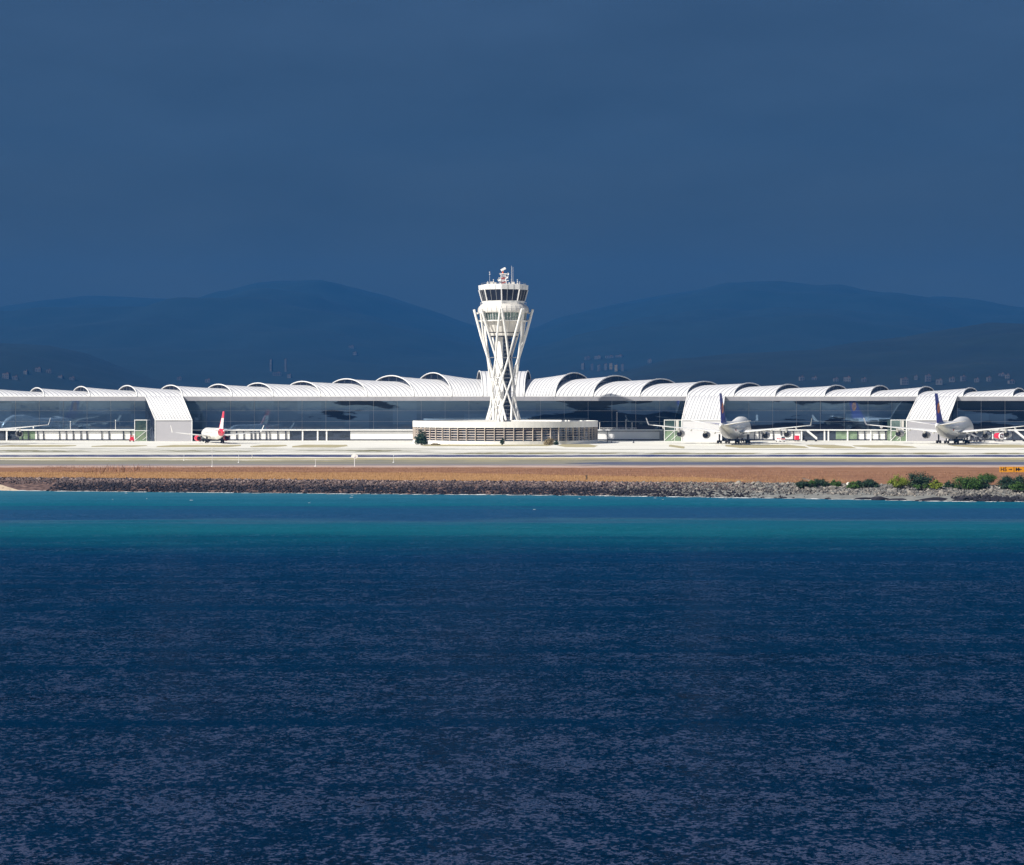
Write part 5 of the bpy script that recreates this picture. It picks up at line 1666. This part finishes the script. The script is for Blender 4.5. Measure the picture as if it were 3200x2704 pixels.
# dark flat wet ledges at the waterline
for i, (px, ln, hgt_) in enumerate(((2700, 5.0, 0.8), (2745, 6.5, 1.1), (2800, 7.0, 0.7), (2890, 9, 0.8), (2990, 8, 0.75), (3090, 11, 0.85), (3190, 9, 0.9), (2590, 2.2, 0.35), (2450, 3.0, 0.3))):
    X = PX(px, 404 + (3000 - px) * 0.01); D = float(shore(X)) + 0.6
    me = bpy.data.meshes.new('rock_ledge'); p = ROCKS2[i % len(ROCKS2)]
    me.from_pydata([tuple(v) for v in p], [], [tuple(int(k_) for k_ in f) for f in IF2]); me.materials.append(M['rock_wet'])
    o = bpy.data.objects.new('rock_ledge', me); COL.objects.link(o); o.location = (X, D, 0.05); o.scale = (ln / 2, 1.8, hgt_); o.rotation_euler = (0, 0, r.uniform(-0.2, 0.2))
    tag(o, 'dark wet rock ledge at the waterline on the right shore', 'rock', 'wet rock ledges at the waterline')

# foam where the sea meets the stones
M['foam'] = mat('sea_foam', (0.72, 0.76, 0.76), 0.6, var=0.15, scale=2)


def foam():
    mb = MB(); r = random.Random(5)
    for i in range(330):
        px = r.uniform(-100, 3300); X = (px - 1600) * A * 425
        near = r.random() < 0.96
        D = float(shore(X)) + float(wig(X, 0.9, 1.3)) + (r.uniform(-2.4, 0.3) if near else r.uniform(-70, -5))
        L = r.uniform(0.2, 1.6) * (1 if near else 0.3); wv = r.uniform(0.15, 0.5) * (1 if near else 0.35)
        n = 10
        pts = [(X + L * math.cos(2 * PI * k / n) * r.uniform(0.6, 1.2), D + wv * math.sin(2 * PI * k / n) * r.uniform(0.5, 1.3), 0.05) for k in range(n)]
        top = [(X + (p[0] - X) * 0.5, D + (p[1] - D) * 0.5, 0.05 + r.uniform(0.01, 0.035)) for p in pts]
        mb.loft([pts, top], 0, False, True)
    o = mb.build('foam', M['foam'], None, True)
    tag(o, 'white foam flecks where the sea meets the shore stones', 'foam', None, 'stuff')


foam()


# ------------------------------------------------------------------ shrubs
def leaf_mat(name, a, b_, c):
    m, n, l, b = new_mat(name)
    b.inputs['Roughness'].default_value = 0.6; b.inputs['Specular IOR Level'].default_value = 0.25
    ge = n.new('ShaderNodeNewGeometry')
    r_ = n.new('ShaderNodeValToRGB'); el = r_.color_ramp.elements
    el[0].color = (*a, 1); el[1].color = (*c, 1); q = el.new(0.55); q.color = (*b_, 1)
    l.new(ge.outputs['Random Per Island'], r_.inputs['Fac']); l.new(r_.outputs['Color'], b.inputs['Base Color'])
    return m


M['leaf_dark'] = leaf_mat('dark_pine_leaf', (0.012, 0.030, 0.024), (0.022, 0.052, 0.034), (0.045, 0.085, 0.035))
M['leaf_green'] = leaf_mat('green_leaf', (0.022, 0.05, 0.016), (0.045, 0.105, 0.022), (0.085, 0.16, 0.03))
M['leaf_lime'] = leaf_mat('yellow_green_leaf', (0.08, 0.12, 0.015), (0.16, 0.21, 0.02), (0.25, 0.28, 0.035))
M['leaf_dry'] = leaf_mat('dry_leaf', (0.16, 0.12, 0.06), (0.27, 0.21, 0.11), (0.40, 0.32, 0.18))


def shrub(px, py0, py1, wpx, mt, D, label, seed, zg=None, name='shrub', dens=1.0):
    r = np.random.default_rng(seed)
    w = wpx * A * D * 1.02; h = (py1 - py0) * A * D * 1.08
    X = PX(px, D); z = PZ(py1, D) if zg is None else zg
    root = empty(name, (X, D, z))
    mb = MB()
    for q in range(7):
        a = r.uniform(0, 6.28); e_ = (math.cos(a) * w * r.uniform(0.1, 0.34), math.sin(a) * w * 0.25, h * r.uniform(0.5, 0.85))
        mb.path([(0, 0, -0.3), (e_[0] * 0.3, e_[1] * 0.3, e_[2] * 0.5), e_], [0.11 * h ** 0.5, 0.07, 0.02], 5)
    mb.build('stems', M['wood'], root)
    # clumps of leaves through the crown
    ncl = int(16 + 6 * w)
    cl = []
    for q in range(ncl):
        th = r.uniform(0, 6.28); rad = math.sqrt(r.uniform()) * 0.46 * w
        top = h * (1 - (rad / (0.55 * w)) ** 2 * 0.65) * r.uniform(0.82, 1.08)
        cz = r.uniform(0.12 * h, top * 0.9)
        cl.append((rad * math.cos(th), rad * math.sin(th) * 0.8, cz, r.uniform(0.14, 0.26) * min(w, h * 1.4)))
    n = int(90 * ncl * dens)
    idx = r.integers(ncl, size=n); C = np.array(cl)[idx]
    d = r.normal(size=(n, 3)); d /= np.linalg.norm(d, axis=1)[:, None]
    P = C[:, :3] + d * C[:, 3:4] * (r.uniform(size=(n, 1)) ** 0.45) * np.array([1.15, 1, 0.8])
    P[:, 2] = np.abs(P[:, 2])
    nn = d * 0.8 + r.normal(size=(n, 3)) * 0.5 + np.array([0, 0, 0.45]); nn /= np.linalg.norm(nn, axis=1)[:, None]
    u = np.cross(nn, r.normal(size=(n, 3))); u /= np.linalg.norm(u, axis=1)[:, None]; v = np.cross(nn, u)
    s = r.uniform(0.06, 0.15, size=(n, 1)) * (0.75 + 0.15 * h)
    V = np.stack([P - u * s, P - v * s * 0.55, P + u * s, P + v * s * 0.55], 1).reshape(-1, 3)
    F = np.arange(4 * n).reshape(-1, 4)
    np_mesh('foliage', V, F, mt, False, root)
    tag(root, label, 'shrub' if name == 'shrub' else 'tree')
    return root


SH = [(2508, 1502, 1524, 44, 'leaf_dark', 423, 'low dark green shrub farthest left of the shore shrubs'),
      (2560, 1496, 1522, 62, 'leaf_dark', 425, 'wide dark shrub topped by a pale boulder left of the pale clearing'),
      (2538, 1500, 1512, 18, 'leaf_green', 422, 'small bright green tuft between two dark shrubs at the left of the row'),
      (2612, 1499, 1520, 32, 'leaf_green', 424, 'small mid green shrub just left of the pale rocks clearing'),
      (2668, 1506, 1526, 40, 'leaf_green', 420, 'low green shrub right of the pale rocks clearing'),
      (2708, 1497, 1524, 70, 'leaf_dark', 421, 'broad low dark shrub left of the yellow green bush'),
      (2806, 1489, 1522, 62, 'leaf_lime', 418, 'round yellow green bush left of the tallest dark shrub'),
      (2876, 1473, 1523, 74, 'leaf_dark', 420, 'tallest dark blue green shrub on the right shore'),
      (2880, 1512, 1527, 50, 'leaf_green', 414, 'low green fringe at the foot of the tallest dark shrub'),
      (2924, 1501, 1526, 40, 'leaf_lime', 415, 'small yellow green bush right of the tallest dark shrub'),
      (2968, 1505, 1524, 34, 'leaf_dark', 417, 'small grey green shrub between yellow bush and broad green shrub'),
      (3024, 1482, 1529, 88, 'leaf_green', 414, 'broad mid green shrub below and left of the taxiway sign'),
      (3084, 1473, 1510, 54, 'leaf_green', 422, 'upright green shrub nearest the left end of the taxiway sign'),
      (3074, 1498, 1526, 40, 'leaf_dark', 414, 'dark low shrub at the foot of the upright green shrub'),
      (3146, 1488, 1526, 58, 'leaf_dark', 413, 'dark shrub directly below the taxiway sign'),
      (3192, 1478, 1532, 66, 'leaf_dark', 412, 'large dark shrub cut by the right edge'),
      (3180, 1506, 1532, 44, 'leaf_green', 408, 'low green fringe before the large dark shrub at the right edge')]
for i, (px, a, b, wpx, mt, D, lab) in enumerate(SH):
    shrub(px, a, b, wpx * 1.05, M[mt], D, lab, 100 + i)
shrub(1317, 1340, 1389, 38, M['leaf_dark'], 804, 'dense dark tree before the left end of the drum building', 201, GZ, 'tree', 2.2)
shrub(1570, 1366, 1389, 14, M['leaf_dark'], 803, 'small dark tree before the middle of the drum building', 202, GZ, 'tree', 0.7)
shrub(1716, 1364, 1388, 30, M['leaf_dry'], 803, 'dry tan shrub before the right part of the drum building', 203, GZ)
shrub(1738, 1374, 1388, 14, M['leaf_dark'], 802, 'tiny dark shrub right of the dry tan shrub at the drum building', 204, GZ)
shrub(1360, 1383, 1389.5, 34, M['leaf_dry'], 802, 'low dry plants at the foot of the drum building right of the dark tree', 205, GZ)


# dry grass standing on the field, and tall reeds at the left
def grass_stuff(name, n, pxr, fn, hr, mt, seed, label, clump=1.0):
    r = np.random.default_rng(seed)
    px = r.uniform(*pxr, size=n); X = (px - 1600) * A * 450
    D = fn(X, r)
    h = r.uniform(*hr, size=n); a = r.uniform(0, PI, size=n); lean = r.normal(size=(n, 2)) * 0.25 * h[:, None]
    wv = h * 0.06 + 0.015
    bx, by = np.cos(a) * wv, np.sin(a) * wv
    V = np.stack([np.stack([X - bx, D - by, np.full(n, GZ)], 1), np.stack([X + bx, D + by, np.full(n, GZ)], 1), np.stack([X + lean[:, 0], D + lean[:, 1], GZ + h], 1)], 1).reshape(-1, 3)
    o = np_mesh(name, V, np.arange(3 * n).reshape(-1, 3), mt)
    tag(o, label, 'grass', None, 'stuff')


M['blade'] = leaf_mat('dry_blade', (0.22, 0.11, 0.05), (0.36, 0.20, 0.09), (0.52, 0.33, 0.17))
M['blade_red'] = leaf_mat('dry_red_blade', (0.15, 0.065, 0.04), (0.26, 0.12, 0.07), (0.42, 0.24, 0.15))
grass_stuff('dry_grass', 26000, (-150, 2650), lambda X, r: bank(X) + 1.0 + r.uniform(size=len(X)) ** 1.4 * 45, (0.15, 0.5), M['blade'], 41, 'golden dry grass standing on the shore field')
grass_stuff('red_grass', 20000, (-150, 3350), lambda X, r: bank(X) + 26 + r.uniform(size=len(X)) * 55, (0.15, 0.5), M['blade_red'], 42, 'reddish dry grass on the far part of the field')
grass_stuff('tall_dry_grass', 130, (120, 300), lambda X, r: 505 + r.normal(size=len(X)) * 12, (0.5, 1.7), M['blade_red'], 43, 'tall thin orange stalks standing at the left of the field')

# ------------------------------------------------------------------ air
hz, hn, hl, hb = new_mat('haze_air')
hn.remove(hb)
pv_ = hn.new('ShaderNodeVolumePrincipled')
pv_.inputs['Color'].default_value = (0.020, 0.186, 0.55, 1)
pv_.inputs['Density'].default_value = 1.05e-4
pv_.inputs['Density Attribute'].default_value = ''
hl.new(pv_.outputs[0], hn['Material Output'].inputs['Volume'])
mb = MB(); mb.box((0, 4350, 300), (14000, 9900, 608))
o = mb.build('haze', hz)
tag(o, kind='stuff')
